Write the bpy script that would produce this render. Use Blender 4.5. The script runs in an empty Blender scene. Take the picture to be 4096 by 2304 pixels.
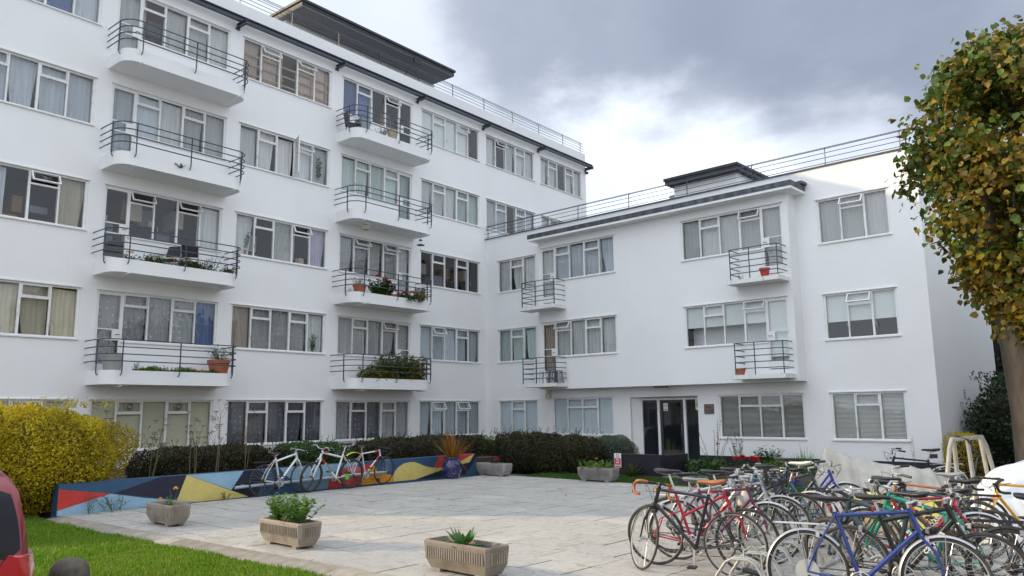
import bpy, math, random
import numpy as np
from mathutils import Matrix, Vector

random.seed(7)
SC = bpy.context.scene
COL = SC.collection
R = math.radians

# ------------------------------------------------------------------ camera
CAM_H = 1.75
def _cam_axes(yaw, pitch, roll):
    cy, sy = math.cos(yaw), math.sin(yaw)
    fw = Vector((-sy*math.cos(pitch), cy*math.cos(pitch), math.sin(pitch)))
    rt = Vector((cy, sy, 0.0))
    up = rt.cross(fw)
    r2 = rt*math.cos(roll) + up*math.sin(roll)
    u2 = up*math.cos(roll) - rt*math.sin(roll)
    return r2, u2, fw
cam_data = bpy.data.cameras.new('camera')
cam = bpy.data.objects.new('camera', cam_data)
COL.objects.link(cam)
_r, _u, _f = _cam_axes(R(38.97226), R(8.95572), R(-0.65091))
cam.matrix_world = Matrix(((_r.x, _u.x, -_f.x, 0), (_r.y, _u.y, -_f.y, 0), (_r.z, _u.z, -_f.z, CAM_H), (0, 0, 0, 1)))
cam_data.sensor_width = 36.0
cam_data.lens = 3122.0/4096.0*36.0
cam_data.clip_start = 0.05
cam_data.clip_end = 3000.0
SC.camera = cam

# ------------------------------------------------------------------ sky and sun
SUN_EL, SUN_TRAVEL = R(20.0), R(33.0)          # light travels along this heading (from +X towards +Y)
world = bpy.data.worlds.new('World')
SC.world = world
world.use_nodes = True
wt = world.node_tree
for n in list(wt.nodes): wt.nodes.remove(n)
def wn(t, **k):
    n = wt.nodes.new(t)
    for a, b in k.items(): setattr(n, a, b)
    return n
def wl(a, b): wt.links.new(a, b)
w_out = wn('ShaderNodeOutputWorld'); w_bg = wn('ShaderNodeBackground')
wl(w_bg.outputs[0], w_out.inputs[0])
w_bg.inputs[1].default_value = 0.10
sky = wn('ShaderNodeTexSky'); sky.sky_type = 'NISHITA'; sky.sun_disc = False
sky.sun_elevation = SUN_EL
_sx, _sy = -math.cos(SUN_TRAVEL), -math.sin(SUN_TRAVEL)
sky.sun_rotation = math.atan2(_sx, _sy) % (2*math.pi)
sky.air_density = 1.0; sky.dust_density = 1.5
w_tc = wn('ShaderNodeTexCoord')
w_nrm = wn('ShaderNodeVectorMath', operation='NORMALIZE'); wl(w_tc.outputs['Generated'], w_nrm.inputs[0])
w_map = wn('ShaderNodeMapping'); w_map.inputs['Scale'].default_value = (1.0, 1.0, 1.9)
w_map.inputs['Location'].default_value = (0.33, 0.12, 0.4)
wl(w_nrm.outputs[0], w_map.inputs[0])
w_n1 = wn('ShaderNodeTexNoise'); w_n1.inputs['Scale'].default_value = 2.0; w_n1.inputs['Detail'].default_value = 6; w_n1.inputs['Roughness'].default_value = 0.46
w_n1.inputs['Distortion'].default_value = 0.35
wl(w_map.outputs[0], w_n1.inputs['Vector'])
w_n2 = wn('ShaderNodeTexNoise'); w_n2.inputs['Scale'].default_value = 5.0; w_n2.inputs['Detail'].default_value = 8; w_n2.inputs['Roughness'].default_value = 0.6
wl(w_map.outputs[0], w_n2.inputs['Vector'])
def wmath(op, a, b=None, c=None, clamp=False):
    n = wn('ShaderNodeMath', operation=op); n.use_clamp = clamp
    for i, v in enumerate((a, b, c)):
        if v is None: continue
        if isinstance(v, (int, float)): n.inputs[i].default_value = v
        else: wl(v, n.inputs[i])
    return n.outputs[0]
def wsmooth(v, lo, hi):
    n = wn('ShaderNodeMapRange'); n.interpolation_type = 'SMOOTHSTEP'
    wl(v, n.inputs['Value']); n.inputs['From Min'].default_value = lo; n.inputs['From Max'].default_value = hi
    return n.outputs[0]
def wdir(px, py):
    d = _r*((px-2048)/3122) - _u*((py-1152)/3122) + _f
    return d.normalized()
def wlobe(px, py, lo, hi, wob):
    """soft patch of cloud round one heading, its rim broken up by the noise"""
    d = wn('ShaderNodeVectorMath', operation='DOT_PRODUCT'); wl(w_nrm.outputs[0], d.inputs[0]); d.inputs[1].default_value = wdir(px, py)
    v = wmath('ADD', d.outputs['Value'], wmath('MULTIPLY', wmath('SUBTRACT', wmath('ADD', w_n1.outputs[0], wmath('MULTIPLY', wmath('SUBTRACT', w_n2.outputs[0], 0.5), 0.45)), 0.5), wob))
    return wsmooth(v, lo, hi)
def wsmax(a, b): return wmath('SMOOTH_MAX', a, b, 0.35)
dark = wsmax(wlobe(3250, 180, 0.945, 0.993, 0.10), wmath('MULTIPLY', wlobe(4250, 100, 0.925, 0.992, 0.07), 0.85))
dark = wsmax(dark, wmath('MULTIPLY', wlobe(2500, 240, 0.952, 0.994, 0.09), 0.95))
dark = wsmax(dark, wmath('MULTIPLY', wlobe(1800, -150, 0.90, 0.99, 0.08), 0.62))
lit = wsmax(wlobe(2350, 800, 0.984, 1.0005, 0.05), wmath('MULTIPLY', wlobe(2800, 720, 0.986, 1.001, 0.05), 0.85))
lit = wsmax(lit, wmath('MULTIPLY', wlobe(3300, 700, 0.988, 1.001, 0.045), 0.6))
dark = wmath('MULTIPLY', dark, wmath('SUBTRACT', 1.0, wmath('MULTIPLY', lit, 0.88)))
mott = wsmooth(w_n1.outputs[0], 0.28, 0.72)
w_c1 = wn('ShaderNodeMix', data_type='RGBA'); wl(mott, w_c1.inputs[0])
w_c1.inputs[6].default_value = (7.1, 7.85, 8.9, 1); w_c1.inputs[7].default_value = (9.1, 9.55, 10.2, 1)
# cloud brightens broadly towards the side the sun stands on
w_sd = wn('ShaderNodeVectorMath', operation='DOT_PRODUCT'); wl(w_nrm.outputs[0], w_sd.inputs[0])
w_sd.inputs[1].default_value = (_sx*math.cos(SUN_EL), _sy*math.cos(SUN_EL), math.sin(SUN_EL))
w_fs = wmath('ADD', 1.0, wmath('MULTIPLY', wsmooth(w_sd.outputs['Value'], -0.5, 1.0), 0.45))
w_cs = wn('ShaderNodeVectorMath', operation='SCALE'); wl(w_c1.outputs[2], w_cs.inputs[0]); wl(w_fs, w_cs.inputs['Scale'])
w_c2 = wn('ShaderNodeMix', data_type='RGBA'); wl(dark, w_c2.inputs[0]); wl(w_cs.outputs[0], w_c2.inputs[6])
w_dk = wn('ShaderNodeMix', data_type='RGBA'); wl(wsmooth(w_n2.outputs[0], 0.3, 0.7), w_dk.inputs[0])
w_dk.inputs[6].default_value = (1.62, 1.98, 2.75, 1); w_dk.inputs[7].default_value = (2.05, 2.42, 3.2, 1)
wl(w_dk.outputs[2], w_c2.inputs[7])
gap = wmath('MULTIPLY', wlobe(2330, 790, 0.9965, 1.0004, 0.012), 0.40)
gap = wmath('MAXIMUM', gap, wmath('MULTIPLY', wsmooth(w_n1.outputs[0], 0.64, 0.72), 0.30))
w_sk = wn('ShaderNodeVectorMath', operation='SCALE'); wl(sky.outputs[0], w_sk.inputs[0]); w_sk.inputs['Scale'].default_value = 1.6
w_c3 = wn('ShaderNodeMix', data_type='RGBA'); wl(gap, w_c3.inputs[0]); wl(w_c2.outputs[2], w_c3.inputs[6]); wl(w_sk.outputs[0], w_c3.inputs[7])
wl(w_c3.outputs[2], w_bg.inputs[0])

sun_data = bpy.data.lights.new('sun', 'SUN')
sun_data.energy = 2.8; sun_data.angle = R(0.6); sun_data.color = (1.0, 0.76, 0.45)
sun = bpy.data.objects.new('sun', sun_data); COL.objects.link(sun)
_tr = Vector((math.cos(SUN_TRAVEL)*math.cos(SUN_EL), math.sin(SUN_TRAVEL)*math.cos(SUN_EL), -math.sin(SUN_EL)))
sun.rotation_euler = _tr.to_track_quat('-Z', 'Y').to_euler()
sun.location = (-30, -20, 30)

SC.view_settings.view_transform = 'Standard'
SC.view_settings.look = 'None'
SC.view_settings.exposure = 0.62
SC.view_settings.gamma = 1.0
SC.view_settings.use_curve_mapping = False
SC.render.engine = 'CYCLES'
SC.cycles.max_bounces = 7
SC.cycles.transparent_max_bounces = 12
SC.cycles.use_denoising = True
SC.cycles.caustics_reflective = False
SC.cycles.caustics_refractive = False

# ------------------------------------------------------------------ mesh helpers
class MB:
    """collects shapes; build() links them as one mesh object"""
    def __init__(s): s.V = []; s.F = []; s.M = []
    def add(s, vs, fs, m=0):
        b = len(s.V); s.V += [tuple(v) for v in vs]
        s.F += [tuple(b+i for i in f) for f in fs]; s.M += [m]*len(fs); return s
    def quad(s, a, b, c, d, m=0): return s.add((a, b, c, d), ((0, 1, 2, 3),), m)
    def box(s, x0, x1, y0, y1, z0, z1, m=0):
        v = [(x0,y0,z0),(x1,y0,z0),(x1,y1,z0),(x0,y1,z0),(x0,y0,z1),(x1,y0,z1),(x1,y1,z1),(x0,y1,z1)]
        return s.add(v, ((3,2,1,0),(4,5,6,7),(0,1,5,4),(1,2,6,5),(2,3,7,6),(3,0,4,7)), m)
    def obox(s, M4, sx, sy, sz, m=0):
        v = [M4 @ Vector((a*sx, b*sy, c*sz)) for c in (-.5,.5) for b in (-.5,.5) for a in (-.5,.5)]
        return s.add(v, ((2,3,1,0),(4,5,7,6),(0,1,5,4),(1,3,7,5),(3,2,6,7),(2,0,4,6)), m)
    def bar(s, p, q, w, h, m=0, up=(0,0,1)):
        """rectangular bar from p to q"""
        p, q = Vector(p), Vector(q); d = (q-p); L = d.length; d.normalize(); up = Vector(up)
        if abs(d.dot(up)) > .97: up = Vector((1,0,0))
        a = d.cross(up).normalized(); b = a.cross(d).normalized()
        M4 = Matrix(((d.x,a.x,b.x,0),(d.y,a.y,b.y,0),(d.z,a.z,b.z,0),(0,0,0,1))); M4.translation = (p+q)/2
        return s.obox(M4, L, w, h, m)
    def tube(s, pts, r, n=6, m=0, closed=False, caps=True, flat=1.0):
        P = [Vector(p) for p in pts]; k = len(P)
        rs = list(r) if isinstance(r, (list, tuple)) else [r]*k
        ring = []; prev = None
        for i in range(k):
            if closed: t = P[(i+1) % k]-P[i-1]
            else: t = P[min(i+1, k-1)]-P[max(i-1, 0)]
            if t.length < 1e-9: t = Vector((0,0,1))
            t.normalize()
            if prev is None:
                a = t.cross(Vector((0,0,1)))
                if a.length < .05: a = t.cross(Vector((0,1,0)))
            else:
                a = prev - t*prev.dot(t)
                if a.length < 1e-6: a = t.cross(Vector((0,0,1)))
            a.normalize(); prev = a; b = t.cross(a)
            ring.append([P[i] + (a*math.cos(2*math.pi*j/n)+b*math.sin(2*math.pi*j/n)*flat)*rs[i] for j in range(n)])
        vs = [v for q in ring for v in q]; fs = []
        for i in range(k if closed else k-1):
            i2 = (i+1) % k
            for j in range(n):
                j2 = (j+1) % n
                fs.append((i*n+j, i2*n+j, i2*n+j2, i*n+j2))
        if caps and not closed:
            fs.append(tuple(reversed(range(n)))); fs.append(tuple((k-1)*n+j for j in range(n)))
        return s.add(vs, fs, m)
    def lathe(s, prof, n=24, c=(0,0,0), m=0, sx=1.0, sy=1.0):
        vs = []; fs = []; k = len(prof)
        for r, z in prof:
            for j in range(n):
                a = 2*math.pi*j/n; vs.append((c[0]+r*math.cos(a)*sx, c[1]+r*math.sin(a)*sy, c[2]+z))
        for i in range(k-1):
            for j in range(n):
                j2 = (j+1) % n; fs.append((i*n+j, i*n+j2, (i+1)*n+j2, (i+1)*n+j))
        if prof[0][0] > 1e-4: fs.append(tuple(reversed(range(n))))
        if prof[-1][0] > 1e-4: fs.append(tuple((k-1)*n+j for j in range(n)))
        return s.add(vs, fs, m)
    def prism(s, poly, f, m=0):
        """poly of 2-D points, f(a, b, side) -> 3-D point, side 0 / 1"""
        n = len(poly); vs = [f(a, b, 0) for a, b in poly]+[f(a, b, 1) for a, b in poly]
        fs = [tuple(reversed(range(n))), tuple(range(n, 2*n))]+[(i, (i+1) % n, n+(i+1) % n, n+i) for i in range(n)]
        return s.add(vs, fs, m)
    def loft(s, rings, m=0, caps=True, closed=True):
        n = len(rings[0]); k = len(rings); vs = [v for q in rings for v in q]; fs = []
        for i in range(k-1):
            for j in range(n if closed else n-1):
                j2 = (j+1) % n; fs.append((i*n+j, i*n+j2, (i+1)*n+j2, (i+1)*n+j))
        if caps:
            fs.append(tuple(reversed(range(n)))); fs.append(tuple((k-1)*n+j for j in range(n)))
        return s.add(vs, fs, m)
    def xf(s, M4):
        s.V = [tuple(M4 @ Vector(v)) for v in s.V]; return s
    def mesh(s, name, mats, smooth=None):
        me = bpy.data.meshes.new(name); me.from_pydata(s.V, [], s.F)
        for mt in (mats if isinstance(mats, (list, tuple)) else [mats]): me.materials.append(mt)
        if max(s.M, default=0): me.polygons.foreach_set('material_index', s.M)
        if smooth is not None:
            me.polygons.foreach_set('use_smooth', [True]*len(s.F)); me.set_sharp_from_angle(angle=R(smooth))
        me.update(); return me
    def build(s, name, mats, parent=None, smooth=None):
        return link(name, s.mesh(name, mats, smooth), parent)
def link(name, me, parent=None):
    o = bpy.data.objects.new(name, me); COL.objects.link(o)
    if parent is not None: o.parent = parent
    return o
def npmesh(name, V, F, mats, parent=None, mi=None, smooth=False):
    """big mesh from numpy arrays; F is (n,3) or (n,4)"""
    me = bpy.data.meshes.new(name); V = np.asarray(V, np.float32); F = np.asarray(F, np.int32); k = F.shape[1]
    me.vertices.add(len(V)); me.vertices.foreach_set('co', V.ravel())
    me.loops.add(F.size); me.loops.foreach_set('vertex_index', F.ravel())
    me.polygons.add(len(F)); me.polygons.foreach_set('loop_start', np.arange(0, F.size, k, dtype=np.int32))
    for mt in (mats if isinstance(mats, (list, tuple)) else [mats]): me.materials.append(mt)
    if mi is not None: me.polygons.foreach_set('material_index', np.asarray(mi, np.int32))
    me.update(calc_edges=True); me.validate()
    return link(name, me, parent)
def tag(o, label=None, cat=None, group=None, kind=None):
    if label: o['label'] = label
    if cat: o['category'] = cat
    if group: o['group'] = group
    if kind: o['kind'] = kind
    return o
def thing(name, label, cat, loc=(0,0,0), rz=0.0, group=None, rot=None):
    o = bpy.data.objects.new(name, None); COL.objects.link(o); o.empty_display_size = .2
    o.location = loc; o.rotation_euler = rot if rot else (0, 0, rz)
    return tag(o, label, cat, group)

# ------------------------------------------------------------------ materials
def nodes(m):
    m.use_nodes = True; nt = m.node_tree
    return nt, nt.nodes['Principled BSDF']
def rgb(c): return (c[0], c[1], c[2], 1.0)
def mat(name, col, rough=.6, metal=0.0, col2=None, nscale=6.0, detail=4, lo=.35, hi=.7, bump=0.0, bscale=60.0, spec=.5, coat=0.0,
        rand=None, stretch=None, trans=0.0, rvar=0.0):
    """rand: 'object' / 'island' varies the brightness per piece; col2: second colour blended in by noise"""
    m = bpy.data.materials.new(name); nt, b = nodes(m); N = nt.nodes; L = nt.links
    b.inputs['Roughness'].default_value = rough; b.inputs['Metallic'].default_value = metal
    b.inputs['Specular IOR Level'].default_value = spec
    if coat: b.inputs['Coat Weight'].default_value = coat; b.inputs['Coat Roughness'].default_value = .06
    b.inputs['Base Color'].default_value = rgb(col)
    src = None; tc = None
    if col2 is not None or bump:
        tc = N.new('ShaderNodeTexCoord'); vec = tc.outputs['Object']
        if stretch:
            mp = N.new('ShaderNodeMapping'); mp.inputs['Scale'].default_value = stretch; L.new(vec, mp.inputs[0]); vec = mp.outputs[0]
    if col2 is not None:
        nz = N.new('ShaderNodeTexNoise'); nz.inputs['Scale'].default_value = nscale; nz.inputs['Detail'].default_value = detail
        L.new(vec, nz.inputs['Vector'])
        mr = N.new('ShaderNodeMapRange'); mr.inputs['From Min'].default_value = lo; mr.inputs['From Max'].default_value = hi; L.new(nz.outputs[0], mr.inputs['Value'])
        mx = N.new('ShaderNodeMix'); mx.data_type = 'RGBA'; L.new(mr.outputs[0], mx.inputs[0])
        mx.inputs[6].default_value = rgb(col); mx.inputs[7].default_value = rgb(col2); src = mx.outputs[2]
        if rvar:
            rr = N.new('ShaderNodeMapRange'); rr.inputs['To Min'].default_value = rough-rvar; rr.inputs['To Max'].default_value = rough+rvar
            L.new(nz.outputs[0], rr.inputs['Value']); L.new(rr.outputs[0], b.inputs['Roughness'])
    if rand:
        if rand == 'object': ri = N.new('ShaderNodeObjectInfo').outputs['Random']
        else: ri = N.new('ShaderNodeNewGeometry').outputs['Random Per Island']
        hs = N.new('ShaderNodeHueSaturation'); mr2 = N.new('ShaderNodeMapRange'); mr2.inputs['To Min'].default_value = .78; mr2.inputs['To Max'].default_value = 1.2
        L.new(ri, mr2.inputs['Value']); L.new(mr2.outputs[0], hs.inputs['Value'])
        if src is not None: L.new(src, hs.inputs['Color'])
        else: hs.inputs['Color'].default_value = rgb(col)
        src = hs.outputs[0]
    if src is not None: L.new(src, b.inputs['Base Color'])
    if bump:
        nb = N.new('ShaderNodeTexNoise'); nb.inputs['Scale'].default_value = bscale; nb.inputs['Detail'].default_value = 3; L.new(tc.outputs['Object'], nb.inputs['Vector'])
        bp = N.new('ShaderNodeBump'); bp.inputs['Strength'].default_value = bump; bp.inputs['Distance'].default_value = .01
        L.new(nb.outputs[0], bp.inputs['Height']); L.new(bp.outputs[0], b.inputs['Normal'])
    if trans:
        tr = N.new('ShaderNodeBsdfTranslucent'); tr.inputs[0].default_value = rgb(col); ms = N.new('ShaderNodeMixShader'); ms.inputs[0].default_value = trans
        if src is not None: L.new(src, tr.inputs[0])
        out = N['Material Output']; L.new(b.outputs[0], ms.inputs[1]); L.new(tr.outputs[0], ms.inputs[2]); L.new(ms.outputs[0], out.inputs[0])
    return m
def leafmat(name, cols, rough=.55, trans=.3, spec=.35, patch=None, pscale=1.0):
    """leaf colour picked per leaf from a ramp; patch blends whole branches towards another colour"""
    m = bpy.data.materials.new(name); nt, b = nodes(m); N = nt.nodes; L = nt.links
    gi = N.new('ShaderNodeNewGeometry'); cr = N.new('ShaderNodeValToRGB'); e = cr.color_ramp.elements
    e[0].position = 0; e[0].color = rgb(cols[0]); e[1].position = 1; e[1].color = rgb(cols[-1])
    for i in range(1, len(cols)-1): q = e.new(i/(len(cols)-1)); q.color = rgb(cols[i])
    L.new(gi.outputs['Random Per Island'], cr.inputs[0]); src = cr.outputs[0]
    if patch:
        tc = N.new('ShaderNodeTexCoord'); nz = N.new('ShaderNodeTexNoise'); nz.inputs['Scale'].default_value = pscale; nz.inputs['Detail'].default_value = 2
        L.new(tc.outputs['Object'], nz.inputs['Vector']); mr = N.new('ShaderNodeMapRange'); mr.inputs['From Min'].default_value = .42; mr.inputs['From Max'].default_value = .6
        L.new(nz.outputs[0], mr.inputs['Value']); c2 = N.new('ShaderNodeValToRGB'); e = c2.color_ramp.elements
        e[0].color = rgb(patch[0]); e[1].color = rgb(patch[-1])
        for i in range(1, len(patch)-1): q = e.new(i/(len(patch)-1)); q.color = rgb(patch[i])
        L.new(gi.outputs['Random Per Island'], c2.inputs[0])
        mx = N.new('ShaderNodeMix'); mx.data_type = 'RGBA'; L.new(mr.outputs[0], mx.inputs[0]); L.new(src, mx.inputs[6]); L.new(c2.outputs[0], mx.inputs[7]); src = mx.outputs[2]
    L.new(src, b.inputs['Base Color']); b.inputs['Roughness'].default_value = rough; b.inputs['Specular IOR Level'].default_value = spec
    tr = N.new('ShaderNodeBsdfTranslucent'); L.new(src, tr.inputs[0]); ms = N.new('ShaderNodeMixShader'); ms.inputs[0].default_value = trans
    L.new(b.outputs[0], ms.inputs[1]); L.new(tr.outputs[0], ms.inputs[2]); L.new(ms.outputs[0], N['Material Output'].inputs[0])
    return m
def glassmat(name, tint=(.80, .86, .86), refl=1.0, wav=0.0):
    """window glass: clear to light, fresnel mirror on top, very slightly wavy"""
    m = bpy.data.materials.new(name); m.use_nodes = True; nt = m.node_tree; N = nt.nodes; L = nt.links
    for n in list(N): N.remove(n)
    out = N.new('ShaderNodeOutputMaterial'); ms = N.new('ShaderNodeMixShader'); tp = N.new('ShaderNodeBsdfTransparent'); gl = N.new('ShaderNodeBsdfGlossy')
    fr = N.new('ShaderNodeFresnel'); fr.inputs[0].default_value = 1.52; mu = N.new('ShaderNodeMath'); mu.operation = 'MULTIPLY'; mu.inputs[1].default_value = refl; mu.use_clamp = True
    tp.inputs[0].default_value = rgb(tint); gl.inputs['Roughness'].default_value = .012
    if wav:
        tc = N.new('ShaderNodeTexCoord'); nz = N.new('ShaderNodeTexNoise'); nz.inputs['Scale'].default_value = 2.2; L.new(tc.outputs['Object'], nz.inputs['Vector'])
        bp = N.new('ShaderNodeBump'); bp.inputs['Strength'].default_value = wav; bp.inputs['Distance'].default_value = .02; L.new(nz.outputs[0], bp.inputs['Height']); L.new(bp.outputs[0], gl.inputs['Normal'])
    ge = N.new('ShaderNodeNewGeometry'); fo = N.new('ShaderNodeMath'); fo.operation = 'SUBTRACT'; fo.inputs[0].default_value = 1.0; L.new(ge.outputs['Backfacing'], fo.inputs[1])
    fm = N.new('ShaderNodeMath'); fm.operation = 'MULTIPLY'; L.new(fr.outputs[0], fm.inputs[0]); L.new(fo.outputs[0], fm.inputs[1])
    L.new(fm.outputs[0], mu.inputs[0]); L.new(mu.outputs[0], ms.inputs[0]); L.new(tp.outputs[0], ms.inputs[1]); L.new(gl.outputs[0], ms.inputs[2]); L.new(ms.outputs[0], out.inputs[0])
    return m

def stucco(name):
    """white masonry paint: soft unevenness, fine roller texture, faint rain streaks"""
    m = bpy.data.materials.new(name); nt, b = nodes(m); N = nt.nodes; L = nt.links
    tc = N.new('ShaderNodeTexCoord')
    n1 = N.new('ShaderNodeTexNoise'); n1.inputs['Scale'].default_value = .55; n1.inputs['Detail'].default_value = 5; L.new(tc.outputs['Object'], n1.inputs['Vector'])
    mp = N.new('ShaderNodeMapping'); mp.inputs['Scale'].default_value = (3.2, 3.2, .22); L.new(tc.outputs['Object'], mp.inputs[0])
    n2 = N.new('ShaderNodeTexNoise'); n2.inputs['Scale'].default_value = 1.6; n2.inputs['Detail'].default_value = 6; n2.inputs['Roughness'].default_value = .65; L.new(mp.outputs[0], n2.inputs['Vector'])
    r1 = N.new('ShaderNodeMapRange'); r1.inputs['From Min'].default_value = .3; r1.inputs['From Max'].default_value = .75; L.new(n1.outputs[0], r1.inputs['Value'])
    r2 = N.new('ShaderNodeMapRange'); r2.inputs['From Min'].default_value = .60; r2.inputs['From Max'].default_value = .82; r2.inputs['To Max'].default_value = .34; L.new(n2.outputs[0], r2.inputs['Value'])
    a = N.new('ShaderNodeMix'); a.data_type = 'RGBA'; L.new(r1.outputs[0], a.inputs[0]); a.inputs[6].default_value = (.845, .85, .855, 1); a.inputs[7].default_value = (.80, .80, .795, 1)
    c = N.new('ShaderNodeMix'); c.data_type = 'RGBA'; L.new(r2.outputs[0], c.inputs[0]); L.new(a.outputs[2], c.inputs[6]); c.inputs[7].default_value = (.70, .69, .665, 1)
    L.new(c.outputs[2], b.inputs['Base Color']); b.inputs['Roughness'].default_value = .62; b.inputs['Specular IOR Level'].default_value = .3
    n3 = N.new('ShaderNodeTexNoise'); n3.inputs['Scale'].default_value = 26; n3.inputs['Detail'].default_value = 4; L.new(tc.outputs['Object'], n3.inputs['Vector'])
    n4 = N.new('ShaderNodeTexNoise'); n4.inputs['Scale'].default_value = 2.0; n4.inputs['Detail'].default_value = 2; L.new(tc.outputs['Object'], n4.inputs['Vector'])
    ad = N.new('ShaderNodeMath'); ad.operation = 'MULTIPLY_ADD'; L.new(n4.outputs[0], ad.inputs[0]); ad.inputs[1].default_value = 2.2; L.new(n3.outputs[0], ad.inputs[2])
    bp = N.new('ShaderNodeBump'); bp.inputs['Strength'].default_value = .22; bp.inputs['Distance'].default_value = .02; L.new(ad.outputs[0], bp.inputs['Height']); L.new(bp.outputs[0], b.inputs['Normal'])
    return m
W = {}
W['stucco'] = stucco('white_render')
W['frame'] = mat('white_window_paint', (.80, .80, .79), .42, col2=(.66, .65, .62), nscale=9, lo=.5, hi=.8)
W['steel'] = mat('slate_blue_metal_paint', (.042, .054, .078), .42, col2=(.06, .072, .098), nscale=14)
W['galv'] = mat('galvanised_steel', (.42, .43, .42), .45, .5, col2=(.30, .29, .26), nscale=12, bump=.1)
W['lead'] = mat('weathered_lead', (.045, .05, .06), .55, .0, col2=(.13, .14, .16), nscale=3.2, detail=6, lo=.4, hi=.75, stretch=(1.6, 1.6, .3))
W['felt'] = mat('dark_roof_felt', (.016, .017, .021), .6, col2=(.035, .037, .042), nscale=5)
W['rooftop'] = mat('roof_felt_grey', (.10, .10, .10), .9, col2=(.15, .15, .145), nscale=20)
W['soffit'] = mat('soffit_grey', (.22, .235, .255), .8)
W['plinth'] = mat('navy_plinth_paint', (.007, .008, .016), .5, col2=(.013, .014, .022), nscale=6, bump=.15, bscale=30)
W['glass'] = glassmat('window_glass', (.955, .965, .965), 1.7, .08)
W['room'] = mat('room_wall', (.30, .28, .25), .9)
W['roomdark'] = mat('dim_room_wall', (.055, .05, .05), .9)  # near-black copy of the room wall: dimness put into its colour
W['black'] = mat('black_plastic', (.012, .012, .013), .4)
W['rubber'] = mat('tyre_rubber', (.022, .021, .020), .75, col2=(.05, .045, .04), nscale=12)
W['chrome'] = mat('chrome', (.62, .62, .63), .22, 1.0)
W['alu'] = mat('brushed_aluminium', (.55, .55, .56), .36, .85)
W['terra'] = mat('terracotta', (.42, .13, .06), .75, col2=(.30, .10, .055), nscale=8)
W['soil'] = mat('potting_soil', (.035, .024, .016), .95, bump=.4, bscale=50)

# ------------------------------------------------------------------ the two wings of the flats
XA, YB0, BETA = -20.718, 23.894, R(3.785426)
STOREY = 2.8
def B_pt(s, out, z):                         # point of the right wing's front, out metres before it
    return Vector((XA + s*math.cos(BETA) - out*math.sin(BETA), YB0 - s*math.sin(BETA) - out*math.cos(BETA), z))

def clothmat(name, col, col2=None, trans=.10, pattern=None):
    m = bpy.data.materials.new(name); nt, b = nodes(m); N = nt.nodes; L = nt.links
    tc = N.new('ShaderNodeTexCoord'); col2 = col2 or tuple(c*.8 for c in col)
    if pattern == 'lace':
        v = N.new('ShaderNodeTexVoronoi'); v.inputs['Scale'].default_value = 7.5; v.inputs['Randomness'].default_value = .25; L.new(tc.outputs['Object'], v.inputs['Vector'])
        s1 = N.new('ShaderNodeMath'); s1.operation = 'SINE'; mm = N.new('ShaderNodeMath'); mm.operation = 'MULTIPLY'; mm.inputs[1].default_value = 26; L.new(v.outputs['Distance'], mm.inputs[0]); L.new(mm.outputs[0], s1.inputs[0]); f = s1.outputs[0]; lo, hi = -.4, .6
    elif pattern == 'dots':
        v = N.new('ShaderNodeTexVoronoi'); v.inputs['Scale'].default_value = 6.0; v.inputs['Randomness'].default_value = .35; L.new(tc.outputs['Object'], v.inputs['Vector']); f = v.outputs['Distance']; lo, hi = .12, .22
    else:
        mp = N.new('ShaderNodeMapping'); mp.inputs['Scale'].default_value = (9, 9, .5); L.new(tc.outputs['Object'], mp.inputs[0])
        v = N.new('ShaderNodeTexNoise'); v.inputs['Scale'].default_value = 1.7; v.inputs['Detail'].default_value = 4; L.new(mp.outputs[0], v.inputs['Vector']); f = v.outputs[0]; lo, hi = .3, .7
    mr = N.new('ShaderNodeMapRange'); mr.inputs['From Min'].default_value = lo; mr.inputs['From Max'].default_value = hi; L.new(f, mr.inputs['Value'])
    mx = N.new('ShaderNodeMix'); mx.data_type = 'RGBA'; L.new(mr.outputs[0], mx.inputs[0]); mx.inputs[6].default_value = rgb(col); mx.inputs[7].default_value = rgb(col2)
    oi = N.new('ShaderNodeObjectInfo'); rv = N.new('ShaderNodeMapRange'); rv.inputs['To Min'].default_value = .58; rv.inputs['To Max'].default_value = 1.0; L.new(oi.outputs['Random'], rv.inputs['Value'])
    hs = N.new('ShaderNodeHueSaturation'); L.new(mx.outputs[2], hs.inputs['Color']); L.new(rv.outputs[0], hs.inputs['Value'])
    class _o: outputs = {2: hs.outputs[0]}
    mx = _o
    L.new(mx.outputs[2], b.inputs['Base Color']); b.inputs['Roughness'].default_value = .9; b.inputs['Specular IOR Level'].default_value = .1
    tr = N.new('ShaderNodeBsdfTranslucent'); L.new(mx.outputs[2], tr.inputs[0]); ms = N.new('ShaderNodeMixShader'); ms.inputs[0].default_value = trans
    L.new(b.outputs[0], ms.inputs[1]); L.new(tr.outputs[0], ms.inputs[2]); L.new(ms.outputs[0], N['Material Output'].inputs[0])
    return m
CL = {
 'n': clothmat('net_curtain', (.84, .85, .84), (.66, .67, .67)),
 'w': clothmat('bluish_net_curtain', (.76, .81, .88), (.60, .66, .74)),
 'l': clothmat('lace_curtain', (.86, .86, .84), (.42, .43, .43), pattern='lace'),
 'd': clothmat('dotted_lace_curtain', (.86, .86, .83), (.52, .53, .53), pattern='dots'),
 'k': clothmat('grey_lace_curtain', (.46, .47, .52), (.20, .205, .24), pattern='dots'),
 'c': clothmat('cream_curtain', (.86, .79, .62), (.70, .63, .48)),
 'b': clothmat('beige_curtain', (.72, .58, .49), (.55, .44, .36)),
 'p': clothmat('pink_net_curtain', (.76, .62, .57), (.60, .48, .44)),
 'u': clothmat('blue_curtain', (.22, .30, .55), (.17, .24, .46)),
 'a': clothmat('pale_green_curtain', (.72, .84, .80), (.60, .72, .68)),
 'm': clothmat('mauve_curtain', (.60, .54, .70), (.48, .43, .56)),
}
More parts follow.
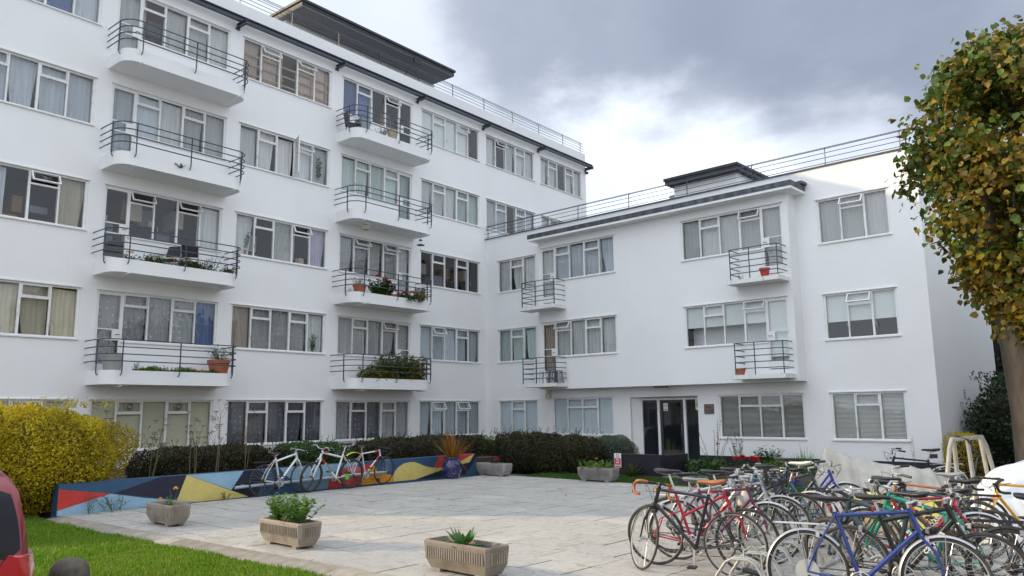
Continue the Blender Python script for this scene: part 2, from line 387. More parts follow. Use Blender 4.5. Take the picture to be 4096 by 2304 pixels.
W['carglass0'] = mat('dim_far_glass', (.05, .055, .06), .1)
W['furn1'] = mat('pale_furniture', (.5, .46, .4), .7); W['furn2'] = mat('wood_furniture', (.24, .13, .06), .5); W['furn3'] = mat('grey_furniture', (.2, .22, .26), .7)
W['slat'] = mat('blind_slat', (.74, .74, .70), .5)
W['slatc'] = mat('cream_blind_slat', (.74, .70, .54), .5)
W['slatb'] = mat('pale_blind_slat', (.72, .80, .84), .5)
W['roller'] = mat('roller_blind', (.76, .80, .79), .8)
W['timber'] = mat('bare_timber', (.45, .30, .16), .7, col2=(.36, .23, .12), nscale=4)
W['lockbox'] = mat('door_paint', (.78, .78, .77), .4)

_wrng = random.Random(3)
def curtain(parent, u0, u1, z0, z1, code, d=.22):
    """hanging cloth with folds; z0 foot, z1 rail"""
    n = max(6, int((u1-u0)/.022)); rg = _wrng; ph = rg.random()*6; fr = rg.uniform(38, 60); am = rg.uniform(.012, .024)
    us = [u0+(u1-u0)*i/n for i in range(n+1)]; rows = 7; V = []; F = []; wide = u1-u0 > .4; g0 = rg.uniform(.03, .16) if wide and rg.random() < .4 else 0.0; g1 = rg.uniform(.03, .16) if wide and rg.random() < .4 else 0.0; top = rg.uniform(0, .05)
    for r in range(rows+1):
        t = r/rows
        for u in us:
            a = am*(1-.45*t)
            f = (u-u0)/(u1-u0); sq = (1-t)**1.3; u = u+g0*sq*(1-f)-g1*sq*f
            V.append((u + .012*math.sin(u*9+ph)*(1-t), d+a*math.sin(u*fr+ph+.6*math.sin(u*7+ph))+.012*math.sin(u*5+ph+t*2), z0+(z1-top-z0)*t+(.012*math.sin(u*5+ph) if r == rows else 0)))
    for r in range(rows):
        for i in range(n): q = r*(n+1)+i; F.append((q, q+1, q+n+2, q+n+1))
    mb = MB(); mb.add(V, F); return mb.build('curtain', CL[code], parent, 60)
def blind(parent, u0, u1, z0, z1, mt, d=.13, tilt=.5):
    mb = MB(); n = int((z1-z0)/.034)
    for i in range(n):
        z = z0+(i+.5)*(z1-z0)/n; h = .013*tilt*2; w = .012
        mb.quad((u0, d-w, z-h), (u1, d-w, z-h), (u1, d+w, z+h), (u0, d+w, z+h))
    mb.box(u0, u1, d-.02, d+.02, z1-.03, z1+.01); mb.box(u0, u1, d-.014, d+.014, z0-.012, z0)
    return mb.build('blind', mt, parent)
def pane(parent, u0, u1, z0, z1, d=.062):
    return MB().box(u0, u1, d, d+.006, z0, z1).build('pane', W['glass'], parent)
def ring(mb, u0, u1, z0, z1, w, d0, d1):
    mb.box(u0, u0+w, d0, d1, z0, z1); mb.box(u1-w, u1, d0, d1, z0, z1)
    mb.box(u0+w, u1-w, d0, d1, z0, z0+w); mb.box(u0+w, u1-w, d0, d1, z1-w, z1)
def window(parent, u0, u1, z0, z1, sash, cloth, d=0.0, floor=None, room='room', lintel=True, vents=(), tilt=.5, roll=.55):
    """multi-light steel window. sash letter per light: F fixed, V vent over, v vent open, D door, O casement swung open"""
    n = len(sash); w = (u1-u0)/n; zt = z1-(z1-z0)*.27; f0, f1 = d+.035, d+.085
    fm = MB(); fm.box(u0, u1, f0, f1, z1-.045, z1)                     # head
    door = [i for i, c in enumerate(sash) if c == 'D']
    edges = [u0+i*w for i in range(n+1)]
    for i, u in enumerate(edges):
        hw = .030 if (i in (0, n)) else (.029 if i == n//2+1 else .020)
        bot = z0
        if door and (i == door[0] or i == door[0]+1): bot = floor
        a, b = (u, u+2*hw) if i == 0 else ((u-2*hw, u) if i == n else (u-hw, u+hw))
        fm.box(a, b, f0-.012, f1, bot, z1-.045)
    for i, c in enumerate(sash):
        a, b = edges[i]+.03, edges[i+1]-.03
        if c == 'D': continue
        fm.box(a-.01, b+.01, f0, f1, z0, z0+.04)
        if c in 'Vv': fm.box(a-.01, b+.01, f0-.008, f1, zt-.024, zt+.024)
    wo = fm.build('window', W['frame'], parent)
    for i, c in enumerate(sash):
        a, b = edges[i]+.026, edges[i+1]-.026
        if c == 'F': pane(wo, a, b, z0+.03, z1-.035, f0+.02)
        elif c in 'Vv':
            pane(wo, a, b, z0+.03, zt-.02, f0+.02)
            if c == 'V':
                fr = MB(); ring(fr, a+.004, b-.004, zt+.022, z1-.047, .021, f0-.014, f0+.03); fr.build('vent', W['frame'], wo)
                pane(wo, a+.028, b-.028, zt+.05, z1-.07, f0+.01)
            else:                                                     # top-hung light pushed out at the foot
                h = z1-.047-(zt+.026); ang = R(_wrng.uniform(24, 36))
                fr = MB(); ring(fr, a-.012, b+.012, -h-.02, 0, .03, -.03, .012)
                M4 = Matrix.Translation((0, f0-.014, z1-.045)) @ Matrix.Rotation(-ang, 4, 'X'); fr.xf(M4); fr.build('vent', W['frame'], wo)
                g = MB().box(a+.02, b-.02, -.012, -.006, -h+.01, -.03).xf(M4); g.build('pane', W['glass'], wo)
        elif c == 'O':
            fr = MB(); L = b-a; ring(fr, 0, L, z0+.03, z1-.04, .032, -.02, .02); g = MB().box(.03, L-.03, -.003, .003, z0+.06, z1-.07)
            M4 = Matrix.Translation((b, f0-.02, 0)) @ Matrix.Rotation(R(180+68), 4, 'Z')
            fr.xf(M4); g.xf(M4); fr.build('casement', W['frame'], wo); g.build('pane', W['glass'], wo)
        elif c == 'D':
            dm = MB(); a, b = edges[i]+.02, edges[i+1]-.02; zr = z0+.30; hi = (i == 0)
            ring(dm, a, b, floor+.03, z1-.05, .045, f0-.006, f0+.04)
            dm.box(a+.045, b-.045, f0-.004, f0+.036, floor+.075, floor+.26)
            dm.box(a+.045, b-.045, f0-.012, f0+.03, zr-.012, zr+.016); dm.box(a+.045, b-.045, f0-.012, f0+.03, z0+.02, z0+.05)
            lk = (b-.045-.17, b-.045) if hi else (a+.045, a+.045+.17)
            dm.box(lk[0], lk[1], f0-.01, f0+.032, z0+.05, zr-.012)
            do = dm.build('balcony_door', W['lockbox'], wo)
            pane(wo, a+.04, b-.04, floor+.26, z1-.09, f0+.012)
            hx = (lk[0]+lk[1])/2
            MB().tube([(hx, f0-.012, z0+.17), (hx, f0-.06, z0+.17), (hx+(.1 if hi else -.1), f0-.06, z0+.17)], .009, 5).build('door_handle', W['steel'], wo)
    # sill and drip lip
    sm = MB(); sa = edges[1]-.02 if (door and door[0] == 0) else u0-.03; sb = edges[n-1]+.02 if (door and door[0] == n-1) else u1+.03
    sm.box(sa, sb, d-.045, d+.034, z0-.035, z0-.002); sm.build('sill', W['frame'], wo)
    if lintel: MB().box(u0-.03, u1+.03, d-.035, d+.034, z1+.002, z1+.03).build('drip_lip', W['frame'], wo)
    # handles on the opening lights
    for i, c in enumerate(sash):
        if c == 'F' and i in (0, n-1, 2):
            hu = edges[i+1]-.05 if i == 0 else edges[i]+.06
            MB().tube([(hu, f0-.02, z0+.42), (hu+.035, f0-.05, z0+.36), (hu+.05, f0-.045, z0+.27)], .008, 4).build('stay', W['galv'], wo)
    for i in vents:                                                     # round ventilator set into a top light
        c = (edges[i]+edges[i+1])/2
        vm = MB(); vm.lathe([(.001, 0), (.10, 0), (.10, .03), (.085, .045), (.001, .05)], 20)
        for q in range(4): vm.lathe([(.02+q*.02, .047), (.026+q*.02, .058), (.03+q*.02, .047)], 16)
        vm.xf(Matrix.Translation((c, f0+.012, (zt+z1)/2)) @ Matrix.Rotation(R(90), 4, 'X')); vm.build('ventilator', mat('ventilator_grey', (.38, .36, .33), .6), wo, 40)
    # room behind
    rb = MB(); lo = floor if floor is not None else z0-.02; e = .03; D0, D1 = d+.10, d+1.5
    A = [(u0-e, D0, lo-.03), (u1+e, D0, lo-.03), (u1+e, D0, z1+e), (u0-e, D0, z1+e)]; Bk = [(x, D1, z) for x, _, z in A]
    for i in range(4): j = (i+1) % 4; rb.quad(A[i], A[j], Bk[j], Bk[i])
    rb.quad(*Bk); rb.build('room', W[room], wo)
    # cloth
    for i, c in enumerate(cloth):
        if c == '-':                                          # bare pane: a drawn-back curtain and things in the room
            a, b = edges[i], edges[i+1]; rg = _wrng
            if rg.random() < .55 and sash[i] != 'D': curtain(wo, a+.01, a+rg.uniform(.08, .2), z0, z1-.02, rg.choice('nwb'), d+.17)
            for _ in range(3):
                x = rg.uniform(a-.1, b-.2); zz = z0+rg.choice((-.1, .0, .35, .6)); MB().box(x, x+rg.uniform(.15, .5), d+rg.uniform(.6, 1.1), d+1.45, zz, zz+rg.uniform(.15, .6)).build('furniture', W[rg.choice(('furn1', 'furn2', 'furn3'))], wo)
            continue
        a, b = edges[i]+.005, edges[i+1]-.005; lo = floor+.05 if (sash[i] == 'D') else z0-.005
        if c == 'V': blind(wo, a, b, lo+.03, z1-.03, W['slatc'], d+.13, .9)
        elif c == 'S': blind(wo, a, b, lo+.03, z1-.03, W['slat'], d+.13, tilt)
        elif c == 'B': blind(wo, a, b, lo+.03, z1-.03, W['slatb'], d+.13, 1.0)
        elif c == 'R':
            zb = z1-(z1-z0)*roll if sash[i] != 'D' else lo+.35
            MB().box(a, b, d+.125, d+.130, zb, z1-.02).box(a, b, d+.118, d+.137, zb-.02, zb).build('roller_blind', W['roller'], wo)
        elif c.isupper() is False:
            curtain(wo, a, b, lo, z1-.02, c, d+.17)
    return wo

def wall_grid(mb, u0, u1, z0, z1, holes, d=0.0, reveal=.10, top=None):
    """front sheet with window holes and their reveals; holes (ua, ub, za, zb)"""
    us = sorted({u0, u1, *[h[0] for h in holes], *[h[1] for h in holes]}); zs = sorted({z0, z1, *[h[2] for h in holes], *[h[3] for h in holes]})
    us = [u for u in us if u0 <= u <= u1]; zs = [z for z in zs if z0 <= z <= z1]
    def hole(i, j):
        if i < 0 or j < 0 or i >= len(us)-1 or j >= len(zs)-1: return False
        a, b = (us[i]+us[i+1])/2, (zs[j]+zs[j+1])/2
        return any(h[0] < a < h[1] and h[2] < b < h[3] for h in holes)
    r = d+reveal
    for i in range(len(us)-1):
        for j in range(len(zs)-1):
            a, b, p, q = us[i], us[i+1], zs[j], zs[j+1]
            if not hole(i, j): mb.quad((a, d, p), (b, d, p), (b, d, q), (a, d, q)); continue
            if not hole(i-1, j): mb.quad((a, d, p), (a, d, q), (a, r, q), (a, r, p))
            if not hole(i+1, j): mb.quad((b, d, q), (b, d, p), (b, r, p), (b, r, q))
            if not hole(i, j-1): mb.quad((b, d, p), (a, d, p), (a, r, p), (b, r, p))
            if not hole(i, j+1): mb.quad((a, d, q), (b, d, q), (b, r, q), (a, r, q))

def railing(parent, name, posts, d, z0, heights, hook=.10):
    """roof edge railing: slim posts bent inwards at the top, four rails"""
    for u in posts:
        t = heights[-1]
        MB().tube([(u, d-.04, z0-.01), (u, d, z0+.05), (u, d, z0+t-.08), (u, d+.03, z0+t-.02), (u, d+hook, z0+t)], .016, 5).build('post', W['steel'], name)
    for h in heights[:-1]: MB().tube([(posts[0]-.4, d, z0+h), (posts[-1]+.3, d, z0+h)], .011, 5).build('rail', W['steel'], name)
    for dd in (d+.012, d+hook): MB().tube([(posts[0]-.4, dd, z0+heights[-1]), (posts[-1]+.3, dd, z0+heights[-1])], .012, 5).build('rail', W['steel'], name)

# ---- five storey wing
wingA = thing('apartment_block', 'long white five-storey wing of flats with rounded balconies', 'building', (XA, 0, 0), R(90))
colsA = {'W0': (4.90, 8.28), 'B1': (8.70, 12.05), 'W2': (12.48, 15.88), 'B2': (16.37, 19.70), 'W4': (20.17, 23.53), 'W5': (23.95, 27.32), 'W6': (27.78, 31.16)}
specA = {  # column: row -> (sash, cloth, options)
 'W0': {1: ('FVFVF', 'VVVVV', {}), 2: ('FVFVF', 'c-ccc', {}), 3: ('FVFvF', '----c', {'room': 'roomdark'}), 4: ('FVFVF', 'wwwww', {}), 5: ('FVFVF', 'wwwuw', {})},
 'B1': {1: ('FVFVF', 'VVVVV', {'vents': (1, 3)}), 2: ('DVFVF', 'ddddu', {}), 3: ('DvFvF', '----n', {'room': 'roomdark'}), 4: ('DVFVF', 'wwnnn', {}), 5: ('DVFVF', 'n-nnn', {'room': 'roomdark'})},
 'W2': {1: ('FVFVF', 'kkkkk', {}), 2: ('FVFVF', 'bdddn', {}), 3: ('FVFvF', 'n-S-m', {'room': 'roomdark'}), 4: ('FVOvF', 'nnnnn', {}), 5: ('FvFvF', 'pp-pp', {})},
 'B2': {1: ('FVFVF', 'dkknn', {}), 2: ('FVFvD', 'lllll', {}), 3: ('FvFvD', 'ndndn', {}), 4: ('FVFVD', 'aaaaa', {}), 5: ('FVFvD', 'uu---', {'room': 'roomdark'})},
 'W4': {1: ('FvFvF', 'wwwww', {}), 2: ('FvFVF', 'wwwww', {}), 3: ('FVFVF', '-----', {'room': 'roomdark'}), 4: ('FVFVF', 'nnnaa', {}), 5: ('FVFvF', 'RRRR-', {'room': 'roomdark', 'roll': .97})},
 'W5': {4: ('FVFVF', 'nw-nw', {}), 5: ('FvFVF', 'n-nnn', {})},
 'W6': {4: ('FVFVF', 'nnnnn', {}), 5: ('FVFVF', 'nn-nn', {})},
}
holes = []
for c, (u0, u1) in colsA.items():
    for r, (sash, cloth, opt) in specA[c].items():
        zb, zt = .86+STOREY*(r-1), 2.15+STOREY*(r-1); holes.append((u0, u1, zb, zt))
        fl = None
        if 'D' in sash:
            i = sash.index('D'); w = (u1-u0)/5; fl = 2.80+STOREY*(r-2); holes.append((u0+i*w-.0, u0+(i+1)*w, fl, zb))
        window(wingA, u0, u1, zb, zt, sash, cloth, floor=fl, **opt)
A0, A1, ATOP, ADEP = 2.64, 31.54, 14.38, 9.5
wm = MB(); wall_grid(wm, A0, A1, 0.0, ATOP, holes)
wm.quad((A1, 0, 0), (A1, ADEP, 0), (A1, ADEP, ATOP), (A1, 0, ATOP)); wm.quad((A0, ADEP, 0), (A0, 0, 0), (A0, 0, ATOP), (A0, ADEP, ATOP)); wm.quad((A1, ADEP, 0), (A0, ADEP, 0), (A0, ADEP, ATOP), (A1, ADEP, ATOP))
for a, b, c, dd in ((A0, A1, 0, .28), (A0, A1, ADEP-.28, ADEP), (A0, A0+.28, .28, ADEP-.28), (A1-.28, A1, .28, ADEP-.28)):
    wm.quad((a, c, ATOP), (b, c, ATOP), (b, dd, ATOP), (a, dd, ATOP))
wm.quad((A0, .28, ATOP), (A1, .28, ATOP), (A1, .28, ATOP-.3), (A0, .28, ATOP-.3))
wm.build('wall', W['stucco'], wingA)
MB().box(A0+.28, A1-.28, .28, ADEP-.28, ATOP-.35, ATOP-.25).build('roof', W['rooftop'], wingA)
MB().box(A0-.012, A1+.012, -.014, ADEP, 0, .31).build('plinth', W['plinth'], wingA)
# dark steel beam on brackets below the parapet
bm = MB()
bm.box(A0, 31.78, -.30, -.17, 13.80, 13.83); bm.box(A0, 31.78, -.30, -.17, 13.66, 13.69); bm.box(A0, 31.78, -.245, -.225, 13.69, 13.80)
bo = bm.build('steel_beam', W['steel'], wingA)
for u in (4.6, 8.44, 12.27, 16.09, 19.93, 23.77, 27.6, 31.5):
    k = MB(); k.box(u-.05, u+.05, -.50, 0, 13.64, 13.656); k.box(u-.05, u+.05, -.50, 0, 13.535, 13.55); k.box(u-.008, u+.008, -.49, 0, 13.55, 13.64)
    k.box(u-.07, u+.07, -.04, 0, 13.47, 13.535); k.build('bracket', W['steel'], bo)
MB().box(31.5, 31.6, -.14, .0, 13.36, 13.47).build('bracket', W['steel'], bo)
# roof railing
rA = MB().box(A0, A1-.02, .0, .30, ATOP+.001, ATOP+.014).build('roof_railing', W['stucco'], wingA)
railing(wingA, rA, [14.27+1.93*k for k in range(-5, 9)]+[31.2], .06, ATOP+.03, (.12, .25, .38, .52))
# lift house on the roof
ph = MB(); ph.box(15.5, 23.12, 2.23, 7.5, ATOP-.3, 15.9)
po = ph.build('roof_house', W['stucco'], wingA)
MB().box(15.28, 23.02+.02, .98, 8.0, 15.9, 15.93).build('soffit', W['soffit'], po)
rf = MB(); rf.box(15.27, 23.04, .97, 8.0, 15.93, 16.08); rf.box(15.22, 23.09, .92, 8.05, 16.08, 16.17); rf.build('flat_roof', W['felt'], po)
fl = MB(); fl.box(20.55, 20.95, .80, .86, 15.62, 15.86); fl.box(20.58, 20.92, .86, .92, 15.66, 15.82); fl.tube([(20.75, .9, 15.8), (20.75, 1.05, 15.88)], .02, 5)
fl.tube([(20.6, .9, 15.66), (20.45, 1.0, 15.45), (20.5, 1.3, 15.2), (20.45, 1.9, 15.05)], .014, 5); fl.build('floodlight', W['felt'], po)
# rounded balconies
def round_outline(u0, u1, out, r, n=7):
    P = [(u0, 0.0)]
    for k in range(n+1): a = math.pi+math.pi/2*k/n; P.append((u0+r+r*math.cos(a), -(out-r)+r*math.sin(a)))
    for k in range(n+1): a = -math.pi/2+math.pi/2*k/n; P.append((u1-r+r*math.cos(a), -(out-r)+r*math.sin(a)))
    P.append((u1, 0.0)); return P
def round_balcony(parent, u0, u1, zb, row):
    o = round_outline(u0, u1, 1.02, .36); i = round_outline(u0+.08, u1-.08, .94, .30)
    m = MB(); n = len(o); zf, zt = zb+.15, zb+.35
    m.add([(a, b, zb) for a, b in o], (tuple(reversed(range(n))),), 1)
    for k in range(n-1):
        (a, b), (c, d) = o[k], o[k+1]; m.quad((a, b, zb), (a, b, zt), (c, d, zt), (c, d, zb))
        (e, f), (g, h) = i[k], i[k+1]; m.quad((a, b, zt), (e, f, zt), (g, h, zt), (c, d, zt)); m.quad((e, f, zt), (e, f, zf), (g, h, zf), (g, h, zt))
    m.add([(a, b, zf) for a, b in i], (tuple(range(n)),))
    bo = m.build('balcony', [W['stucco'], W['stucco']], parent, 35)
    ro = round_outline(u0-.06, u1+.08, 1.10, .40, 9)
    for h in (.57, .745, .92, 1.105): MB().tube([(a, b+.02 if abs(b) < .001 else b, zb+h) for a, b in ro], .0155, 6).build('rail', W['steel'], bo, 60)
    for u, d in ((u0-.045, -.66), (u0+.39, -1.09), (u0+1.88, -1.09), (u1-.17, -1.09), (u1+.065, -.66)):
        side = abs(d) < 1; iu = (.035 if u < u0+1 else -.035) if side else 0; idd = 0 if side else .055
        m = MB(); m.bar((u, d, zb+.33), (u, d, zb+1.12), .042, .016); m.tube([(u, d, zb+.34), (u, d, zb+.29), (u+iu*.6, d+idd*.6, zb+.24), (u+iu*1.6, d+idd*1.3, zb+.225)], .014, 5); m.build('post', W['steel'], bo)
    for u, sgn in ((u0+.45, -1), (u1-.42, 1)):
        MB().tube([(u, -.62, zb-.03), (u+sgn*.02, -.7, zb-.045), (u+sgn*.1, -1.22, zb-.05)], .014, 6).build('drain_pipe', W['frame'], bo)
    return bo
for u0, u1 in ((8.55, 12.12), (16.19, 19.82)):
    for r in range(2, 6): round_balcony(wingA, u0, u1, 2.51+STOREY*(r-2), r)

# ---- three storey wing, a shallow bay on its first and second floors
wingB = thing('apartment_block', 'white three-storey wing of flats with the glazed entrance door', 'building', (XA, YB0, 0), -BETA)
holes = []; BTOP, BLEN, BDEP = 8.74, 16.46, 6.9
def addB(u0, u1, zb, zt, sash, cloth, d=0.0, floor=None, hl=None, **k):
    h = hl if hl is not None else holes
    h.append((u0, u1, zb, zt))
    if floor is not None:
        i = sash.index('D'); w = (u1-u0)/len(sash); h.append((u0+i*w, u0+(i+1)*w, floor, zb))
    return window(wingB, u0, u1, zb, zt, sash, cloth, d=d, floor=floor, **k)
for r, (a, b) in {1: ('FVF', 'BBB'), 2: ('FVF', 'aaa'), 3: ('FVF', 'nnn')}.items(): addB(.69, 2.73, .86+STOREY*(r-1), 2.15+STOREY*(r-1), a, b)
for r, (a, b, k) in {1: ('FVF', 'SSS', {'tilt': .45}), 2: ('FvF', 'RRR', {'room': 'roomdark', 'roll': .6}), 3: ('FvF', 'lll', {})}.items(): addB(13.69, 15.68, .86+STOREY*(r-1), 2.16+STOREY*(r-1), a, b, **k)
addB(3.46, 6.20, .89, 2.20, 'FVVF', 'BBBB'); addB(10.21, 12.93, .86, 2.17, 'FVVF', 'SSSS', room='roomdark', tilt=.30)
bay = []; BD = -.58
addB(3.49, 6.85, 3.67, 4.96, 'DvFVF', 'bnnnn', BD, 2.86, bay); addB(3.49, 6.85, 6.47, 7.76, 'DVFVF', 'nwwww', BD, 5.66, bay)
addB(9.48, 12.88, 3.67, 4.96, 'FVFvD', 'RRRRR', BD, 2.86, bay, room='roomdark', roll=.52); addB(9.48, 12.88, 6.47, 7.76, 'FVFvD', 'dnndd', BD, 5.66, bay)
DOOR = (6.90, 9.48, 0.02, 2.17)
wm = MB(); wall_grid(wm, 0, BLEN, 0.0, BTOP, holes+[DOOR])
wm.quad((BLEN, 0, 0), (BLEN, BDEP, 0), (BLEN, BDEP, BTOP), (BLEN, 0, BTOP)); wm.quad((BLEN, BDEP, 0), (0, BDEP, 0), (0, BDEP, BTOP), (BLEN, BDEP, BTOP))
for a, b, c, dd in ((0, BLEN, 0, .26), (0, BLEN, BDEP-.26, BDEP), (BLEN-.26, BLEN, .26, BDEP-.26)): wm.quad((a, c, BTOP), (b, c, BTOP), (b, dd, BTOP), (a, dd, BTOP))
wm.quad((0, .26, BTOP), (BLEN, .26, BTOP), (BLEN, .26, BTOP-.3), (0, .26, BTOP-.3))
wm.build('wall', W['stucco'], wingB)
MB().box(0, BLEN-.26, .26, BDEP-.26, BTOP-.35, BTOP-.25).build('roof', W['rooftop'], wingB)
pm = MB(); pm.box(0, DOOR[0]-.01, -.014, .0, 0, .31); pm.box(DOOR[1]+.01, BLEN+.014, -.014, BDEP, 0, .31); pm.build('plinth', W['plinth'], wingB)
cp = MB(); cp.box(0, BLEN+.05, -.05, .30, BTOP+.002, BTOP+.035); cp.box(BLEN-.25, BLEN+.05, .30, BDEP+.05, BTOP+.002, BTOP+.035); cp.build('coping', W['lead'], wingB)
rB = MB().box(0, BLEN, .05, .10, BTOP+.036, BTOP+.05).build('roof_railing', W['lead'], wingB)
railing(wingB, rB, [.14, 2.57, 4.85, 7.12, 9.45, 11.75, 14.04, 16.1], .02, BTOP+.04, (.06, .22, .37, .53))
# bay
b0, b1, bz0, bz1 = 3.36, 13.06, 2.51, 8.03
wm = MB(); wall_grid(wm, b0, b1, bz0, bz1, bay, d=BD)
wm.quad((b1, BD, bz0), (b1, 0, bz0), (b1, 0, bz1), (b1, BD, bz1)); wm.quad((b0, 0, bz0), (b0, BD, bz0), (b0, BD, bz1), (b0, 0, bz1)); wm.quad((b0, 0, bz0), (b1, 0, bz0), (b1, BD, bz0), (b0, BD, bz0))
wm.build('bay', W['stucco'], wingB)
cn = MB(); cn.box(3.22, 13.38, -1.0, .0, bz1, bz1+.075); co = cn.build('canopy', W['stucco'], wingB)
ld = MB(); ld.box(3.205, 13.395, -1.015, -.96, bz1+.078, bz1+.235); ld.box(13.34, 13.395, -.96, 0, bz1+.078, bz1+.235); ld.box(3.205, 3.26, -.96, 0, bz1+.078, bz1+.235)
ld.quad((3.26, -.96, bz1+.232), (13.34, -.96, bz1+.232), (13.34, 0, bz1+.29), (3.26, 0, bz1+.29))
ld.box(13.30, 13.46, -.36, -.001, bz1+.25, bz1+.33); ld.build('lead_flashing', W['lead'], co)
for q in range(15): MB().box(3.9+q*.64, 3.912+q*.64, -1.022, -1.014, bz1+.08, bz1+.233).build('lead_joint', W['felt'], co)
# small square balconies on the bay
def small_balcony(u0, u1, zb):
    m = MB(); m.box(u0, u1, -1.26, BD-.001, zb, zb+.125); bo = m.build('balcony', W['stained'], wingB)
    dr = .06; a, b, f = u0+.09, u1-.05, -1.20
    for h in (.31, .49, .67, .85, 1.05):
        z = zb+h; MB().tube([(a+.02, BD, z), (a, BD-.05, z), (a, f+.10, z), (a+.03, f+.03, z), (a+.10, f, z), (b-.10, f, z), (b-.03, f+.03, z), (b, f+.10, z), (b, BD, z)], .0145, 6).build('rail', W['steel'], bo, 60)
    for u, d in ((a+.02, f+.015), ((a+b)/2-.12, f+.018), (b-.02, f+.035)): MB().bar((u, d, zb+.12), (u, d, zb+1.06), .042, .014).build('post', W['steel'], bo)
W['stained'] = mat('stained_concrete_paint', (.76, .76, .74), .7, col2=(.40, .38, .33), nscale=5, detail=7, lo=.56, hi=.82, stretch=(2.2, 2.2, .8))
for zb in (5.385, 2.585):
    small_balcony(2.96, 4.66, zb); small_balcony(11.34, 12.98, zb)
# entrance
do = MB(); ring(do, DOOR[0]+.22, DOOR[1]-.0, .02, 2.12, .06, .30, .38)
for u in (7.83, 8.82): do.box(u-.045, u+.045, .285, .38, .08, 2.06)
eo = do.build('entrance', W['frame'], wingB)
rv = MB(); rv.quad((6.9, .10, .02), (6.9, .10, 2.17), (7.12, .38, 2.17), (7.12, .38, .02)); rv.quad((6.9, .10, 2.17), (9.48, .10, 2.17), (9.48, .38, 2.12), (7.12, .38, 2.12)); rv.quad((9.48, .10, .02), (9.48, .38, .02), (9.48, .38, 2.17), (9.48, .10, 2.17))
rv.build('reveal', W['stucco'], eo)
W['doorpaint'] = mat('dark_grey_door_paint', (.035, .04, .05), .35)
dl = MB(); ring(dl, 7.88, 8.77, .09, 2.05, .09, .315, .36); dl.box(7.97, 8.68, .32, .355, .18, .42); dl.build('door', W['doorpaint'], eo)
W['darkglass'] = glassmat('smoked_glass', (.66, .69, .71), 2.2, .03)
for a, b in ((7.19, 7.78), (7.97, 8.68), (8.87, 9.42)): MB().box(a, b, .332, .340, .09 if a != 7.97 else .42, 2.05).build('pane', W['darkglass'], eo)
MB().tube([(8.70, .30, .9), (8.70, .27, .92), (8.70, .27, 1.28), (8.70, .30, 1.30)], .012, 6).build('door_handle', W['chrome'], eo)
hb = MB(); A = [(6.9, .40, -.02), (9.5, .40, -.02), (9.5, .40, 2.2), (6.9, .40, 2.2)]; Bk = [(x, 3.2, z) for x, _, z in A]
for i in range(4): j = (i+1) % 4; hb.quad(A[i], A[j], Bk[j], Bk[i])
hb.quad(*Bk); hb.build('hallway', mat('hall_wall', (.45, .47, .48), .8), eo)
MB().box(6.9, 9.9, -.55, .30, .0, .085).build('step', mat('step_concrete', (.25, .24, .23), .8, col2=(.17, .16, .15), nscale=8), eo)
MB().box(8.25, 8.72, -.585, -.50, 2.44, 2.50).build('porch_lamp', W['felt'], eo)
# roof house
ph = MB(); ph.box(7.2, 9.78, 3.0, 6.2, BTOP-.3, 10.17); po = ph.build('roof_house', W['stucco'], wingB)
rf = MB(); rf.box(7.02, 9.98, 2.64, 6.4, 10.17, 10.32); rf.box(6.98, 10.02, 2.60, 6.44, 10.32, 10.42); rf.build('flat_roof', W['felt'], po)
MB().box(6.98, 7.2, 3.0, 3.3, 9.45, 9.85).build('vent_box', W['galv'], po)
# alarm box, airbrick, meter boxes
ab = MB(); ab.box(3.18, 3.40, -.075, -.001, 2.19, 2.52); abo = ab.build('alarm_box', mat('aged_cream_plastic', (.58, .56, .44), .5), wingB)
MB().box(3.205, 3.375, -.078, -.076, 2.22, 2.50).build('alarm_label', mat('worn_alarm_label', (.62, .60, .48), .5, col2=(.06, .06, .06), nscale=14, lo=.5, hi=.56, stretch=(1, 1, .35)), abo)
for u, z, nm in ((16.12, 8.02, 'airbrick'),):
    m = MB(); m.box(u-.02, u+.22, -.003, .0, z-.02, z+.165, 1)
    for i in range(4):
        for j in range(3): m.box(u+i*.055, u+i*.055+.035, -.004, .0, z+j*.055, z+j*.055+.035)
    m.build(nm, [W['roomdark'], W['stucco']], wingB)
m = MB(); m.box(BLEN, BLEN+.003, 2.57, 2.78, 1.92, 2.23, 1)
for i in range(4): m.box(BLEN, BLEN+.005, 2.6, 2.75, 1.95+i*.07, 1.99+i*.07)
m.build('airbrick', [W['roomdark'], W['stucco']], wingB)
MB().box(BLEN, BLEN+.05, 6.3, 6.6, 1.6, 2.2).build('meter_box', W['frame'], wingB)

# ---- writing on the walls
def lettering(text, size, M4, mt, parent, name='lettering', bold=False, ext=.001, align='CENTER', space=1.0):
    cu = bpy.data.curves.new(name, 'FONT'); cu.body = text; cu.size = size; cu.align_x = align; cu.align_y = 'CENTER'; cu.extrude = ext; cu.space_character = space
    cu.resolution_u = 3
    if bold: cu.offset = size*.02
    t = bpy.data.objects.new(name, cu); COL.objects.link(t)
    dg = bpy.context.evaluated_depsgraph_get(); me = bpy.data.meshes.new_from_object(t.evaluated_get(dg)); bpy.data.objects.remove(t)
    me.materials.clear(); me.materials.append(mt); o = link(name, me, parent); o.matrix_local = M4; return o
def upright(u, d, z): return Matrix.Translation((u, d, z)) @ Matrix.Rotation(R(90), 4, 'X')   # on a wall facing -d
W['ink'] = mat('black_ink', (.01, .01, .01), .6); W['white_print'] = mat('white_print', (.80, .80, .80), .6); W['red_print'] = mat('red_print', (.55, .03, .06), .5)
W['bronze'] = mat('bronze_plaque', (.17, .11, .085), .42, .25, col2=(.22, .15, .12), nscale=5)
pl = MB().box(9.72, 10.04, -.03, -.002, 1.60, 1.89).build('name_plaque', W['bronze'], wingB)
